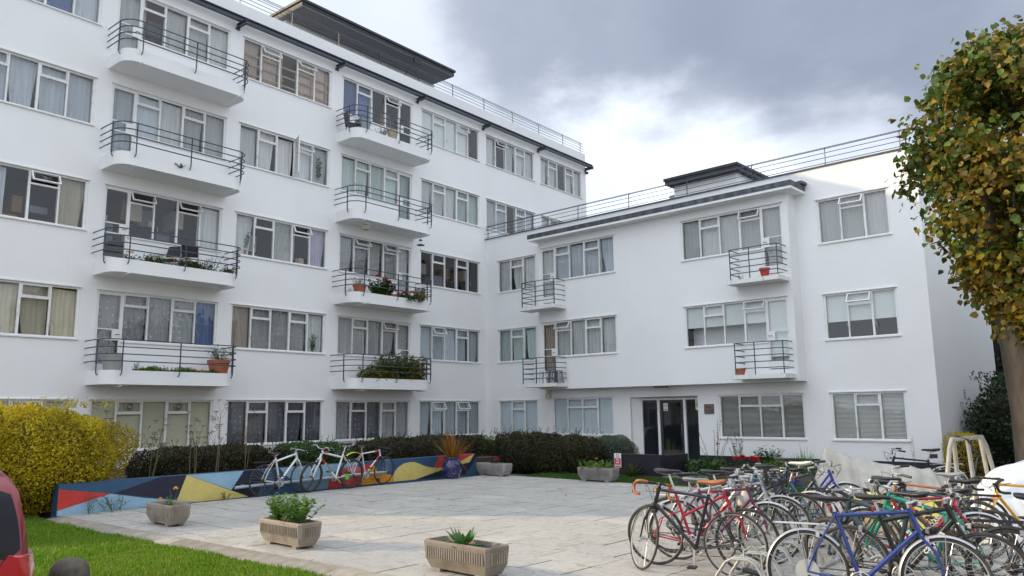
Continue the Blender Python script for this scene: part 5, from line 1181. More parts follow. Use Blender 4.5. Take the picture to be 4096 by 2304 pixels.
# ------------------------------------------------------------------ plants
def unit(a): return a/np.maximum(np.linalg.norm(a, axis=-1, keepdims=True), 1e-9)
def leaf_arrays(P, D, Nn, L, Wd, fold=.15):
    """one pointed quad pair per leaf: base, two shoulders, tip"""
    D = unit(D); S = unit(np.cross(D, Nn)); Nn = np.cross(S, D); L = np.broadcast_to(L, (len(P),))[:, None]; Wd = np.broadcast_to(Wd, (len(P),))[:, None]
    mid = P+D*L*.45; a = mid+S*Wd*.5+Nn*Wd*fold; b = mid-S*Wd*.5+Nn*Wd*fold; tip = P+D*L-Nn*L*.12
    V = np.stack([P, a, tip, b], 1).reshape(-1, 3); F = np.arange(len(P)*4).reshape(-1, 4)
    return V, F
def foliage(name, P, D, Nn, L, Wd, mt, parent=None, mi=None, fold=.15):
    V, F = leaf_arrays(P, D, Nn, L, Wd, fold); return npmesh(name, V, F, mt, parent, mi)
def shell(rs, n, half, p=3.0, depth=.22, bumps=.09, zmin=-1.0):
    """points through the outer layer of a rounded block, with outward direction"""
    half = np.array(half); out = []; got = 0
    while got < n:                                        # even density through the outer layer
        x = rs.uniform(-1, 1, (n*2, 3)); r = (np.abs(x)**p).sum(1)**(1/p); x = x[(r < 1) & (r > 1-depth) & (x[:, 2] > zmin)]; out.append(x); got += len(x)
    x = np.concatenate(out)[:n]; r = (np.abs(x)**p).sum(1)**(1/p); q = x*half
    w = np.sign(x)*np.abs(x)**(p-1)/half; w = unit(w)
    ph = rs.uniform(0, 6.28, 8); k = 1+bumps*(np.sin(q[:, 0]*4.1+ph[0])*np.sin(q[:, 1]*3.7+ph[1])+.7*np.sin(q[:, 2]*5.3+ph[2]+q[:, 0]*2)+.5*np.sin(q[:, 0]*9+q[:, 1]*8+ph[3]))
    return q*k[:, None], w
CORE = mat('dark_core_fill', (.016, .014, .009), .95)
def hedge(label, c, half, mt, n, L, Wd, seed, cat='hedge', p=3.5, rz=0.0, name='hedge', sprig=0, group=None, depth=.25, bumps=.08, stems=True, up=.5, corescale=.72, core=None):
    rs = np.random.RandomState(seed); t = thing(name, label, cat, (c[0], c[1], 0), rz, group)
    q, o = shell(rs, n, half, p, depth, bumps); k = len(q)
    D = o*.7+rs.normal(size=(k, 3))*.6+np.array([0, 0, up]); Nn = o+rs.normal(size=(k, 3))*.5
    foliage('foliage', q+np.array([0, 0, c[2]]), D, Nn, L*rs.uniform(.6, 1.3, k), Wd*rs.uniform(.7, 1.2, k), mt, t)
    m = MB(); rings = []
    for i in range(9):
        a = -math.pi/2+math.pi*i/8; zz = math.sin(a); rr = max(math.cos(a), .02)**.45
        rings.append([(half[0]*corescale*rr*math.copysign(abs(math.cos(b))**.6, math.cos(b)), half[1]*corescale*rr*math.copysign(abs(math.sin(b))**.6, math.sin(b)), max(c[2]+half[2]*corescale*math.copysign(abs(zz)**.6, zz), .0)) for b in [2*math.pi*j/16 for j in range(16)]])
    m.loft(rings); m.build('solid_core', core or CORE, t)  # opaque dark lump added to block the view through the leaves
    if sprig:                                            # untrimmed shoots on the top
        P = []; Dd = []
        for _ in range(sprig):
            a = rs.uniform(-.9, .9, 2)*np.array(half[:2]); h = rs.uniform(.05, .22); z = c[2]+half[2]*.95
            for s in range(7):
                b = rs.uniform(0, 6.28); P.append((a[0]+.01*s, a[1], z+h*s/6)); Dd.append((math.cos(b), math.sin(b), .8))
        P = np.array(P); foliage('shoots', P, np.array(Dd), rs.normal(size=P.shape), L*.8, Wd*.8, mt, t)
    return t
LM = {
 'gold': leafmat('golden_privet_leaf', [(.32, .26, .012), (.50, .40, .015), (.66, .51, .02), (.76, .60, .03), (.38, .32, .02)], .5, .35, patch=[(.22, .19, .012), (.40, .325, .015), (.58, .46, .02)], pscale=1.6),
 'brown': leafmat('dark_cotoneaster_leaf', [(.020, .022, .009), (.034, .034, .014), (.050, .050, .018), (.058, .038, .018)], .5, .2),
 'green': leafmat('evergreen_leaf', [(.02, .055, .010), (.035, .09, .015), (.055, .13, .02), (.025, .07, .012)], .4, .25),
 'dark': leafmat('dark_laurel_leaf', [(.010, .022, .007), (.018, .036, .010), (.026, .050, .014)], .4, .15),
 'santo': leafmat('grey_green_leaf', [(.07, .095, .065), (.10, .13, .09), (.14, .17, .12), (.055, .075, .05)], .7, .2),
 'herb': leafmat('fresh_herb_leaf', [(.06, .15, .02), (.10, .22, .03), (.16, .30, .045), (.05, .12, .02)], .45, .35),
 'lime': leafmat('lime_green_leaf', [(.16, .26, .03), (.22, .34, .05), (.10, .20, .03)], .5, .35),
 'broad': leafmat('broad_leaf', [(.06, .15, .04), (.09, .19, .06), (.12, .22, .08)], .5, .3),
 'olive': leafmat('dull_leaf', [(.05, .065, .02), (.08, .09, .03), (.035, .05, .015), (.10, .09, .03)], .6, .25),
 'tomato': leafmat('tomato_leaf', [(.035, .085, .015), (.06, .13, .02), (.08, .16, .03)], .5, .3, patch=[(.05, .10, .02), (.20, .18, .02), (.30, .22, .03)], pscale=1.6),
 'treeg': leafmat('lime_tree_leaf', [(.035, .075, .010), (.06, .11, .015), (.09, .155, .022), (.14, .20, .035), (.045, .08, .012)], .4, .35),
 'treey': leafmat('turning_lime_leaf', [(.12, .085, .010), (.20, .14, .014), (.30, .21, .02), (.16, .125, .015), (.09, .06, .010)], .45, .32),
 'cord': leafmat('cordyline_leaf', [(.10, .045, .010), (.30, .11, .012), (.42, .17, .015), (.16, .12, .02), (.20, .07, .012), (.10, .10, .02)], .4, .25),
}
W['stem'] = mat('plant_stem', (.14, .12, .06), .8); W['gstem'] = mat('green_stem', (.09, .13, .03), .7); W['bark'] = mat('tree_bark', (.075, .060, .045), .92, col2=(.040, .032, .025), nscale=4, detail=8, stretch=(3, 3, .6), bump=.9, bscale=14)
W['petal_r'] = leafmat('red_petal', [(.60, .008, .012), (.48, .006, .02), (.70, .02, .02)], .5, .2); W['petal_y'] = leafmat('yellow_petal', [(.75, .45, .01), (.80, .52, .02)], .5, .2); W['petal_o'] = leafmat('orange_petal', [(.70, .20, .02), (.75, .30, .03)], .5, .2); W['petal_p'] = leafmat('pale_petal', [(.75, .55, .50), (.7, .35, .3)], .5, .2)

# hedges and shrubs along the two wings
hedge('large clipped hedge of golden yellow leaves behind the red car', (-16.30, 4.70, .98), (1.12, 2.70, .97), LM['gold'], 95000, .056, .032, 21, p=3.0, sprig=160, bumps=.07, corescale=.80, core=mat('olive_core_fill', (.10, .078, .010), .95))
hedge('dark brown clipped hedge behind the left half of the mural', (-16.75, 9.75, .62), (.85, 1.75, .42), LM['brown'], 24000, .052, .032, 22, sprig=50)
hedge('glossy green clipped shrub between two dark hedges', (-16.55, 12.25, .66), (.70, .92, .34), LM['green'], 8000, .055, .034, 23, sprig=25, cat='shrub', name='shrub')
hedge('long dark brown hedge behind the right end of the mural', (-16.8, 16.4, .60), (.85, 2.65, .42), LM['brown'], 32000, .052, .032, 24, sprig=60)
p_ = B_pt(6.7, 4.35, .5); hedge('big dark domed hedge in the inner corner of the flats', (p_.x, p_.y, .45), (2.25, .90, .63), LM['brown'], 40000, .052, .032, 25, p=2.6, rz=-BETA, sprig=60)
p_ = B_pt(2.9, 3.2, .5); hedge('loose pale green shrub squeezed between the dark hedges', (p_.x, p_.y, .45), (.65, .6, .50), LM['herb'], 2600, .075, .042, 26, cat='shrub', name='shrub', p=2.2, depth=.6)
p_ = B_pt(8.40, 3.30, .5); hedge('round grey-green clipped shrub left of the entrance', (p_.x, p_.y, .46), (.86, .80, .56), LM['santo'], 16000, .050, .018, 27, cat='shrub', name='shrub', p=2.6, rz=-BETA)
hedge('tall dark leafy shrub against the end wall of the flats', (-2.55, 26.0, 1.15), (1.45, 2.6, 1.35), LM['dark'], 20000, .11, .055, 28, cat='shrub', name='shrub', p=2.6, sprig=60, depth=.4, bumps=.14)
hedge('small golden conifer behind the tubular stand', (-3.75, 22.6, .5), (.50, .5, .62), LM['gold'], 5000, .05, .02, 29, cat='shrub', name='shrub', p=2.2)
hedge('wall of dark trees far behind the end of the flats', (-1.0, 40, 3.2), (10.0, 2.5, 3.6), LM['dark'], 16000, .34, .2, 30, cat='trees', name='tree_belt', p=2.4, depth=.4, bumps=.16)

hedge('unseen dark evergreen trees added to shade the end wall', (4.6, 26.0, 3.2), (4.4, 7.0, 4.2), LM['dark'], 14000, .36, .2, 31, cat='trees', name='tree_belt', p=2.4, depth=.4, bumps=.16)  # unseen tree mass, added to darken the end wall

def sprigs(t, rs, n, h, spread, mt, L, Wd, z0=0.0, leaves=12, stem=.004, base=.04, up=.5, nodes_=6, lname='foliage'):
    """upright leafy shoots"""
    m = MB(); P = []; D = []
    for _ in range(n):
        a = rs.uniform(0, 6.28); r = base*rs.rand(); o = np.array([r*math.cos(a), r*math.sin(a), z0]); e = o+np.array([math.cos(a)*spread*rs.rand(), math.sin(a)*spread*rs.rand(), h*rs.uniform(.55, 1.05)])
        mid = (o+e)/2+np.array([0, 0, h*.06]); m.tube([o, mid, e], [stem, stem*.8, stem*.4], 4, caps=False)
        for k in range(leaves):
            f = .15+.85*k/leaves; p = o*(1-f)**2+2*mid*f*(1-f)+e*f*f; b = rs.uniform(0, 6.28); P.append(p); D.append((math.cos(b), math.sin(b), up+rs.uniform(-.3, .3)))
    m.build('stems', W['gstem'], t); P = np.array(P); foliage(lname, P, np.array(D), np.array([0, 0, 1.0])+rs.normal(size=P.shape)*.4, L*rs.uniform(.6, 1.2, len(P)), Wd*rs.uniform(.7, 1.2, len(P)), mt, t)
def blooms(t, rs, pts, r, mt, n=22, name='flowers'):
    P = []; D = []
    for p in pts:
        d = unit(rs.normal(size=(n, 3))); d[:, 2] = np.abs(d[:, 2]); P += list(np.array(p)+d*r*.3); D += list(d)
    P = np.array(P); D = np.array(D); foliage(name, P, D, rs.normal(size=P.shape), r*.9, r*.7, mt, t)
def plant(name, label, cat, loc, seed, parts, group=None):
    t = thing(name, label, cat, loc, 0, group); rs = np.random.RandomState(seed)
    for f in parts: f(t, rs)
    return t
SP = lambda *a, **k: (lambda t, rs: sprigs(t, rs, *a, **k))
BLM = lambda *a, **k: (lambda t, rs: blooms(t, rs, *a, **k))
TZ = .285
plant('flower_plant', 'sparse yellow-flowered plant in the trough by the mural', 'plant', (-12.50, 6.62, TZ), 1, [SP(9, .16, .10, LM['lime'], .07, .012, leaves=9, base=.06), SP(3, .34, .16, LM['olive'], .05, .012, leaves=5), BLM([(-.26, -.05, .10), (.05, .04, .28)], .035, W['petal_y'])])
plant('herb_plant', 'bushy green herb in the left of the second trough', 'plant', (-9.44, 6.56, TZ), 2, [SP(26, .38, .20, LM['herb'], .075, .034, leaves=16, base=.13)], 'herbs in the second trough')
plant('herb_plant', 'wider bushy green herb in the right of the second trough', 'plant', (-9.02, 6.56, TZ), 3, [SP(34, .38, .26, LM['herb'], .08, .036, leaves=16, base=.16)], 'herbs in the second trough')
def rosette(t, rs, n=26, L=.22, mt=None, h=.24, w=.075):
    V = []; F = []
    for i in range(n):
        a = rs.uniform(0, 6.28); el = rs.uniform(.15, 1.25); d = np.array([math.cos(a)*math.cos(el), math.sin(a)*math.cos(el), math.sin(el)]); s = np.array([-math.sin(a), math.cos(a), 0]); l = L*rs.uniform(.7, 1.25)
        up = np.cross(s, d); pts = []
        for k, ww in enumerate((.12, .55, 1.0, .85, .35, .02)):
            f = k/5; c = d*l*f+np.array([0, 0, -.35*l*f*f*(1-math.sin(el)*.7)])+np.array([math.cos(a), math.sin(a), 0])*.02
            pts += [c+s*w*.5*ww+up*.010*ww, c-up*.004, c-s*w*.5*ww+up*.010*ww]
        b = len(V); V += pts
        for k in range(5):
            for q in range(2): F.append((b+k*3+q, b+k*3+q+1, b+k*3+q+4, b+k*3+q+3))
    npmesh('foliage', np.array(V), np.array(F), mt, t)
plant('leafy_plant', 'broad-leaved green plant in the nearest trough', 'plant', (-6.06, 6.58, TZ), 4, [lambda t, rs: rosette(t, rs, 30, .24, LM['broad'])])
plant('geranium', 'small red geranium in the grey trough beside the blue pot', 'plant', (-14.32, 16.82, TZ), 5, [SP(7, .12, .16, LM['olive'], .06, .05, leaves=6, base=.1), BLM([(.10, 0, .15)], .06, W['petal_r'])])
plant('bedding_plants', 'yellow-green bedding plants with pink blooms in the trough by the sign', 'plant', (-10.93, 16.80, TZ), 6, [SP(26, .20, .14, LM['lime'], .05, .03, leaves=12, base=.40), SP(26, .24, .14, LM['herb'], .05, .035, leaves=12, base=.44), BLM([(-.04, -.1, .04), (.06, -.12, .03)], .05, W['petal_p'], 12), BLM([(.0, 0, .26)], .035, W['petal_o'], 10)])
# sword-leaved plant in the blue pot
def swords(t, rs, n, L, mt, z0, dead=12):
    V = []; F = []
    for i in range(n+dead):
        a = rs.uniform(0, 6.28); el = rs.uniform(.45, 1.5)**1.0 if i < n else rs.uniform(-.1, .35); l = L*rs.uniform(.65, 1.05)*(1 if i < n else .9); w = .030*rs.uniform(.7, 1.2)*(1 if i < n else .45)
        d = np.array([math.cos(a)*math.cos(el), math.sin(a)*math.cos(el), math.sin(el)]); s = np.array([-math.sin(a), math.cos(a), 0]); up = np.cross(s, d); b = len(V); n_ = 6
        for k in range(n_+1):
            f = k/n_; c = np.array([0, 0, z0])+d*l*f+np.array([math.cos(a), math.sin(a), 0])*.05+np.array([0, 0, -(.10 if i < n else .75)*l*f*f*(1.2-math.sin(el))]); c[2] = max(c[2], .01-z0*0); ww = w*(.6+.8*f*(1-f)*2)*(1-f**3)
            V += [c+s*ww*.5+up*ww*.2, c, c-s*ww*.5+up*ww*.2]
        for k in range(n_):
            for q in range(2): F.append((b+k*3+q, b+k*3+q+1, b+k*3+q+4, b+k*3+q+3))
    npmesh('sword_leaves', np.array(V), np.array(F), mt, t)
plant('cordyline', 'spiky orange and bronze sword-leaved plant in the blue pot', 'plant', (-14.66, 15.50, 0), 8, [lambda t, rs: swords(t, rs, 95, .86, LM['cord'], .50, 16)])
# dry fennel along the mural bed
def fennel(t, rs, h, n=3):
    m = MB(); u = MB()
    for _ in range(n):
        a = rs.uniform(0, 6.28); o = Vector((rs.uniform(-.06, .06), rs.uniform(-.06, .06), 0)); e = o+Vector((math.cos(a)*.22*rs.rand(), math.sin(a)*.22*rs.rand(), h*rs.uniform(.7, 1))); m.tube([o, o.lerp(e, .5)+Vector((.01, .01, 0)), e], [.008, .006, .003], 5, caps=False)
        for k in range(5):
            f = .45+.55*k/4; p = o.lerp(e, f); b = rs.uniform(0, 6.28); l = .12+.16*(1-f)+.05; q = p+Vector((math.cos(b)*l*.7, math.sin(b)*l*.7, l)); m.tube([p, p.lerp(q, .5)+Vector((0, 0, -.02)), q], [.003, .0025, .002], 4, caps=False)
            for s in range(11):
                c = rs.uniform(0, 6.28); r = rs.uniform(.02, .075); x = q+Vector((math.cos(c)*r, math.sin(c)*r, .05+.015*rs.rand())); m.tube([q, x], .0012, 3, caps=False); u.obox(Matrix.Translation(x), .014, .014, .008)
    m.build('stems', W['stem'], t); tag(u.build('seed_heads', mat('dry_seed', (.10, .085, .045), .9), t), kind='stuff')
for k, (y, x, h, lb) in enumerate(((6.85, -15.62, 1.25, 'tallest thin fennel stems rising before the golden hedge'), (7.85, -15.75, 1.15, 'dry fennel beside the golden hedge, over the red mural shape'), (8.75, -15.70, 1.35, 'dry fennel with seed heads left of the white hybrid bicycle'), (9.35, -15.8, 1.5, 'tall dry fennel in front of the pair of blinds windows'), (10.1, -15.9, 1.25, 'feathery fennel behind the white hybrid bicycle'))):
    t = thing('fennel_plant', lb, 'plant', (x, y, .40), 0, 'dry fennel along the mural'); fennel(t, np.random.RandomState(40+k), h, 3)
plant('artichoke_plant', 'dark strappy-leaved plant between the golden hedge and dark hedge', 'plant', (-16.3, 8.25, .40), 50, [lambda t, rs: swords(t, rs, 42, .55, LM['dark'], .02, 6)])
plant('weed', 'green weeds growing at the foot of the mural left end', 'plant', (-15.12, 6.9, 0), 51, [SP(16, .30, .30, LM['olive'], .06, .02, leaves=10, base=.25)])
plant('weed', 'tall thin weed leaning on the red part of the mural', 'plant', (-15.08, 6.45, -.02), 52, [SP(6, .5, .12, LM['olive'], .05, .014, leaves=16, base=.06)])
plant('weed', 'fern-like weed at the foot of the yellow mural triangle', 'plant', (-15.16, 9.2, 0), 53, [SP(7, .16, .14, LM['olive'], .05, .015, leaves=9, base=.05)])
# beds before the right wing
def bed(s, out, z=0.0): return B_pt(s, out, z)
plant('rose_bush', 'dry straggly rose bush in front of the entrance door', 'plant', bed(10.2, 2.9), 60, [SP(16, 1.0, .55, LM['olive'], .035, .016, leaves=11, base=.12, stem=.006), BLM([(.2, -.2, .62), (-.1, -.3, .5)], .035, W['petal_r'], 10)])
plant('ornamental_grass', 'dry brown tuft of grass before the black wall', 'plant', bed(10.1, 4.75), 61, [lambda t, rs: swords(t, rs, 70, .42, LM['olive'], 0, 14)])
plant('rose_bush', 'tall straggly rose right of the entrance plaque', 'plant', bed(11.05, 1.95), 62, [SP(9, 1.45, .6, LM['olive'], .06, .035, leaves=14, base=.15, stem=.007), BLM([(.15, -.1, .75)], .05, W['petal_r'], 12)])
plant('rose_bush', 'slim leafy rose with yellowing shoots under the ground floor window', 'plant', bed(11.4, 1.2), 63, [SP(10, 1.1, .25, LM['olive'], .07, .04, leaves=22, base=.12, stem=.006)])
plant('leafy_clump', 'low mound of dark green leaves right of the door step', 'plant', bed(11.4, 3.2), 64, [SP(60, .40, .35, LM['green'], .14, .07, leaves=10, base=.50)])
plant('geranium', 'red geraniums showing between the bicycle handlebars', 'plant', bed(12.25, 2.2), 65, [SP(22, .35, .2, LM['green'], .07, .06, leaves=9, base=.30), BLM([(-.3, -.2, .38), (-.1, -.25, .42), (.12, -.2, .40), (.25, -.2, .36)], .09, W['petal_r'], 26)])
plant('shrub', 'rounded leafy shrub with yellow buds against the navy plinth', 'shrub', bed(12.1, .75), 66, [SP(46, .62, .30, LM['green'], .10, .05, leaves=12, base=.25), BLM([(-.1, 0, .66), (.15, 0, .66)], .05, W['petal_y'], 8)])
plant('shrub', 'bright green low shrub in front of the navy plinth', 'shrub', bed(13.1, 2.6), 67, [SP(44, .42, .22, LM['herb'], .07, .05, leaves=12, base=.25)])
plant('day_lily', 'arching strappy green leaves beneath the three-light window', 'plant', bed(13.7, 2.0), 68, [lambda t, rs: swords(t, rs, 80, .75, LM['herb'], 0, 10), SP(3, .95, .2, LM['olive'], .04, .015, leaves=6)])
plant('seed_stem', 'lone thin dried flower stem near the corner of the flats', 'plant', bed(15.9, .5), 69, [SP(3, 1.15, .14, LM['olive'], .07, .016, leaves=14, base=.05)])

# ------------------------------------------------------------------ the lime tree on the right
TX, TY = -1.50, 15.2
tree = thing('lime_tree', 'tall lime tree in autumn leaf at the right edge', 'tree', (TX, TY, 0))
m = MB(); m.tube([(0, 0, -.05), (-.01, 0, .35), (-.03, .0, 1.6), (-.10, .02, 2.9), (-.16, .04, 3.6)], [.42, .33, .29, .28, .30], 14); rs = np.random.RandomState(77); limbs = []
def limb(p, q, r0, r1, sag=.0): m.tube([p, (Vector(p)+Vector(q))/2+Vector((rs.uniform(-.12, .12), rs.uniform(-.12, .12), .10)), q], [r0, (r0+r1)/2, r1], 8)
limb((-.15, .04, 3.4), (-1.0, -.1, 5.2), .16, .10); limb((-1.0, -.1, 5.2), (-.95, .0, 6.9), .10, .04)
limb((-.12, .04, 3.5), (.15, .2, 6.0), .20, .12); limb((.15, .2, 6.0), (.3, .1, 7.4), .12, .04)
limb((-.10, .04, 3.4), (1.0, .3, 5.2), .17, .10); limb((1.0, .3, 5.2), (1.5, .2, 6.9), .10, .04)
limb((-.1, .05, 3.6), (-.5, 1.0, 5.6), .13, .05); limb((-.1, .0, 3.6), (-.3, -1.0, 5.6), .13, .05)
for _ in range(46):
    a = rs.uniform(0, 6.28); z = rs.uniform(4.0, 7.2); r0 = rs.uniform(.1, 1.2); r1 = min(r0+rs.uniform(.5, 1.3), 1.25); limb((r0*math.cos(a), r0*math.sin(a), z), (r1*math.cos(a), r1*math.sin(a), min(z+rs.uniform(-.3, .6), 7.2)), .028, .008)
m.build('trunk', W['bark'], tree, 60)
# crown: leaf sprays on an uneven upright block, sparser low and right
rs = np.random.RandomState(78); P = []; D = []; C = []
def crown_r(z, a):
    f = np.interp(z, [2.7, 3.3, 4.0, 4.8, 5.7, 6.6, 7.2, 7.6, 7.95], [.25, .65, 1.20, 1.55, 1.64, 1.62, 1.42, 1.0, .35])
    return f*(1+.07*math.sin(3*a+z*1.7)+.06*math.sin(5*a-z*2.6)+.05*math.sin(9*a+z*4))
for _ in range(4600):
    z = rs.uniform(2.8, 7.9); a = rs.uniform(0, 6.28); R_ = crown_r(z, a); rr = R_*(1-.75*rs.rand()**1.5); c = np.array([rr*math.cos(a)+.38, rr*math.sin(a), z])
    if z < 4.6 and rs.rand() < .35: continue
    if math.sin(c[0]*3.3+1)*math.sin(c[1]*3.1+2)+math.sin(z*3.7+c[0]*1.5)*.8 < -.55+(.35 if c[0] > .2 and z < 6.5 else 0): continue
    dirn = np.array([math.cos(a), math.sin(a), rs.uniform(-.5, .5)]); n = rs.randint(6, 12); yel = .06+.80/(1+math.exp(-(2.6*(c[0]+.55)-1.3*(z-6.0))))
    yl = rs.rand() < yel
    for k in range(n):
        p = c+dirn*.34*(k/n-.3)+rs.normal(size=3)*.10; P.append(p); D.append(dirn*.5+rs.normal(size=3)*.55+np.array([0, 0, -.55])); C.append(1 if (yl if rs.rand() < .88 else not yl) else 0)
for _ in range(34):                                         # long shoots breaking the outline
    a = rs.uniform(2.2, 4.9); z = rs.uniform(4.2, 7.6); R_ = crown_r(z, a); d = np.array([math.cos(a), math.sin(a), .35]); L_ = rs.uniform(.25, .6)
    for k in range(7): P.append(np.array([R_*math.cos(a)*.95+.38, R_*math.sin(a)*.95, z])+d*L_*k/6+rs.normal(size=3)*.03); D.append(d*.3+rs.normal(size=3)*.5+np.array([0, 0, -.5])); C.append(int(rs.rand() < .35))
P = np.array(P); D = np.array(D); n = len(P); sz = .08+.07*rs.beta(2, 2.5, n)
def roundleaves(name, P, D, Nn, L, Wd, mts, parent, mi):
    D = unit(D); S = unit(np.cross(D, Nn)); Nn = np.cross(S, D); L = L[:, None]; Wd = Wd[:, None]
    a1, b1 = P+D*L*.28+S*Wd*.48+Nn*Wd*.10, P+D*L*.28-S*Wd*.48+Nn*Wd*.10; a2, b2 = P+D*L*.62+S*Wd*.42+Nn*Wd*.06, P+D*L*.62-S*Wd*.42+Nn*Wd*.06; tip = P+D*L-Nn*L*.16
    V = np.stack([P, a1, a2, tip, b2, b1], 1).reshape(-1, 3); o = np.arange(len(P))[:, None]*6
    F = np.concatenate([o+np.array([[0, 1, 2, 3]]), o+np.array([[0, 3, 4, 5]])], 0); return npmesh(name, V, F, mts, parent, np.concatenate([mi, mi]))
roundleaves('crown', P, D, np.column_stack([P[:, 0], P[:, 1], np.full(n, 1.2)])*.4+rs.normal(size=(n, 3))*.7, sz, sz*.92, [LM['treeg'], LM['treey']], tree, np.array(C))
# fallen leaves
W['deadleaf'] = leafmat('fallen_leaf', [(.09, .05, .02), (.16, .09, .03), (.05, .03, .015)], .8, .1)
rg = random.Random(31)
for k, (x, y, lb) in enumerate(((-14.2, 13.9, 'large dead leaf on the paving below the yellow mural wave'), (-13.9, 14.6, 'curled dead leaf on the paving left of the blue pot'), (-14.0, 16.0, 'brown leaf lying at the foot of the blue pot'), (-13.6, 16.2, 'small brown leaf before the grey trough by the pot'), (-11.4, 11.6, 'lone dead leaf in the middle of the shaded paving'), (-13.1, 10.2, 'dead leaf below the white hybrid bicycle'), (-9.6, 13.6, 'tiny dead leaf on the far shaded paving'), (-9.3, 5.5, 'brown leaf on the lawn beside the kerb'))):
    a = rg.random()*6.28; s = rg.uniform(.05, .09); m = MB(); z = .012 if y > 6 else -.02
    m.add([(0, 0, .0), (s*.5, -s*.35, .012), (s, 0, .004), (s*.5, s*.35, .016), (s*.5, 0, .003)], ((0, 1, 4), (1, 2, 4), (2, 3, 4), (3, 0, 4))); o = m.build('fallen_leaf', W['deadleaf']); o.location = (x, y, z); o.rotation_euler = (0, 0, a); tag(o, lb, 'leaf', 'dead leaves on the ground')

# ------------------------------------------------------------------ red car, bollard
W['carpaint'] = mat('dark_red_car_paint', (.20, .004, .012), .28, .15, coat=.5); W['carglass'] = mat('tinted_car_glass', (.008, .009, .013), .12, spec=.22)
W['lampred'] = mat('tail_lamp_red', (.42, .004, .008), .10, coat=1.0)
car = thing('parked_car', 'dark red hatchback cut off by the left edge, its tail lamp showing', 'car', (0, 0, 0), 0)
cm = MB(); rings = []
ST = [(-2.00, .70, .40, .74, .80, .66), (-1.985, .80, .30, .86, .96, .755), (-1.90, .84, .24, .93, 1.22, .76), (-1.80, .85, .22, .94, 1.38, .735), (-1.66, .86, .2, .95, 1.46, .70), (-1.3, .865, .2, .95, 1.50, .68), (-.4, .865, .2, .94, 1.53, .67), (.4, .865, .2, .92, 1.49, .66), (.85, .86, .2, .92, 1.28, .68), (1.22, .85, .2, .90, .99, .74), (1.7, .82, .22, .83, .90, .70), (1.93, .74, .28, .70, .76, .62), (1.99, .62, .36, .58, .62, .50)]
def car_ring(s):
    x, w, zl, zb, zr, wr = s; h = [(0, zl), (w*.8, zl), (w*.97, zl+.06), (w, (zl+zb)/2), (w*.985, zb-.05), (w*.96, zb), ((w*.96+wr)/2, (zb+zr)/2), (wr, zr-.05), (wr*.93, zr-.012), (wr*.5, zr), (0, zr)]
    return [(x, -y, z) for y, z in h]+[(x, y, z) for y, z in reversed(h[1:-1])]
cm.loft([car_ring(s) for s in ST]); cm.build('body', W['carpaint'], car, 38)
zs = [.80, .96, 1.22, 1.38, 1.46]; xs = [-2.00, -1.985, -1.90, -1.80, -1.66]
g = MB(); n = 9; V = []; F = []
for k in range(n+1):
    z = .93+(1.37-.93)*k/n; x = float(np.interp(z, zs, xs)); hw = .745-.075*((z-.93)/.44)**2 - (.05 if k == 0 else 0) - (.03 if k == n else 0); xe = float(np.interp(z+.06, zs, xs))
    V += [(xe-.034, -hw, z), (x-.032, -hw*.82, z), (x-.024, 0, z), (x-.032, hw*.82, z), (xe-.034, hw, z)]
for k in range(n):
    for q in range(4): F.append((k*5+q, k*5+q+1, k*5+q+6, k*5+q+5))
g.add(V, F); g.build('rear_window', W['carglass'], car, 60)
MB().box(-1.80, -1.58, -.50, .50, 1.43, 1.475).build('spoiler', W['carpaint'], car)
for s in (-1, 1):
    l = MB(); l.loft([[(x, s*y, z) for y, z in ((a, .66), (b, .64), (b+.012, .80), (b*.985, .93), (c_, .95), (a, .80))] for x, a, b, c_ in ((-2.012, .58, .74, .68), (-1.985, .57, .80, .72), (-1.88, .60, .847, .76), (-1.72, .70, .862, .80))]); lo = l.build('tail_lamp', W['lampred'], car, 40)
    MB().box(-2.016, -2.0, min(s*.62, s*.72), max(s*.62, s*.72), .69, .76).build('lamp_lens', mat('clear_lamp_lens', (.55, .40, .40), .1), lo)
    for a, b in ((-1.25, -.35), (-.28, .62)):
        w = MB(); w.add([(a, s*.858, .97), (b, s*.858, .96), (b-.06 if b > 0 else b, s*.735, 1.42), (a+(.12 if a < -1 else 0), s*.735, 1.43)], ((0, 1, 2, 3),)); w.build('side_window', W['carglass'], car)
    for x in (-1.25, 1.25):
        w = MB(); w.lathe([(.001, -.10), (.22, -.10), (.31, -.08), (.32, 0), (.31, .08), (.22, .10), (.001, .10)], 28); w.xf(Matrix.Translation((x, s*.76, .32)) @ Matrix.Rotation(R(90), 4, 'X')); wo = w.build('wheel', W['rubber'], car, 40)
        h = MB(); h.lathe([(.001, .10), (.19, .108), (.21, .10)], 20); h.xf(Matrix.Translation((x, s*.76, .32)) @ Matrix.Rotation(R(-90)*s, 4, 'X')); h.build('hubcap', W['alu'], wo, 40)
    h = MB(); h.box(1.9, 1.99, min(s*.45, s*.68), max(s*.45, s*.68), .58, .70); h.build('headlamp', mat('headlamp_glass', (.5, .5, .52), .1), car)
MB().box(-2.05, -1.9, -.74, .74, .30, .55).build('bumper', W['carpaint'], car); MB().box(-2.03, -2.0, -.26, .26, .60, .71).build('number_plate', mat('yellow_plate', (.65, .48, .02), .5), car)
car.location = (-7.985, 1.785, -.09); car.rotation_euler = (0, 0, R(168))
bo = thing('stone_bollard', 'squat mushroom-shaped grey stone bollard beside the red car', 'bollard', (-7.96, 3.27, -.13))
MB().lathe([(.001, 0), (.15, 0), (.15, .28), (.165, .34), (.175, .42), (.16, .50), (.12, .55), (.06, .575), (.001, .58)], 24).build('stone', mat('rough_stone', (.14, .12, .095), .95, col2=(.08, .07, .055), nscale=14, bump=.8, bscale=30), bo, 50)

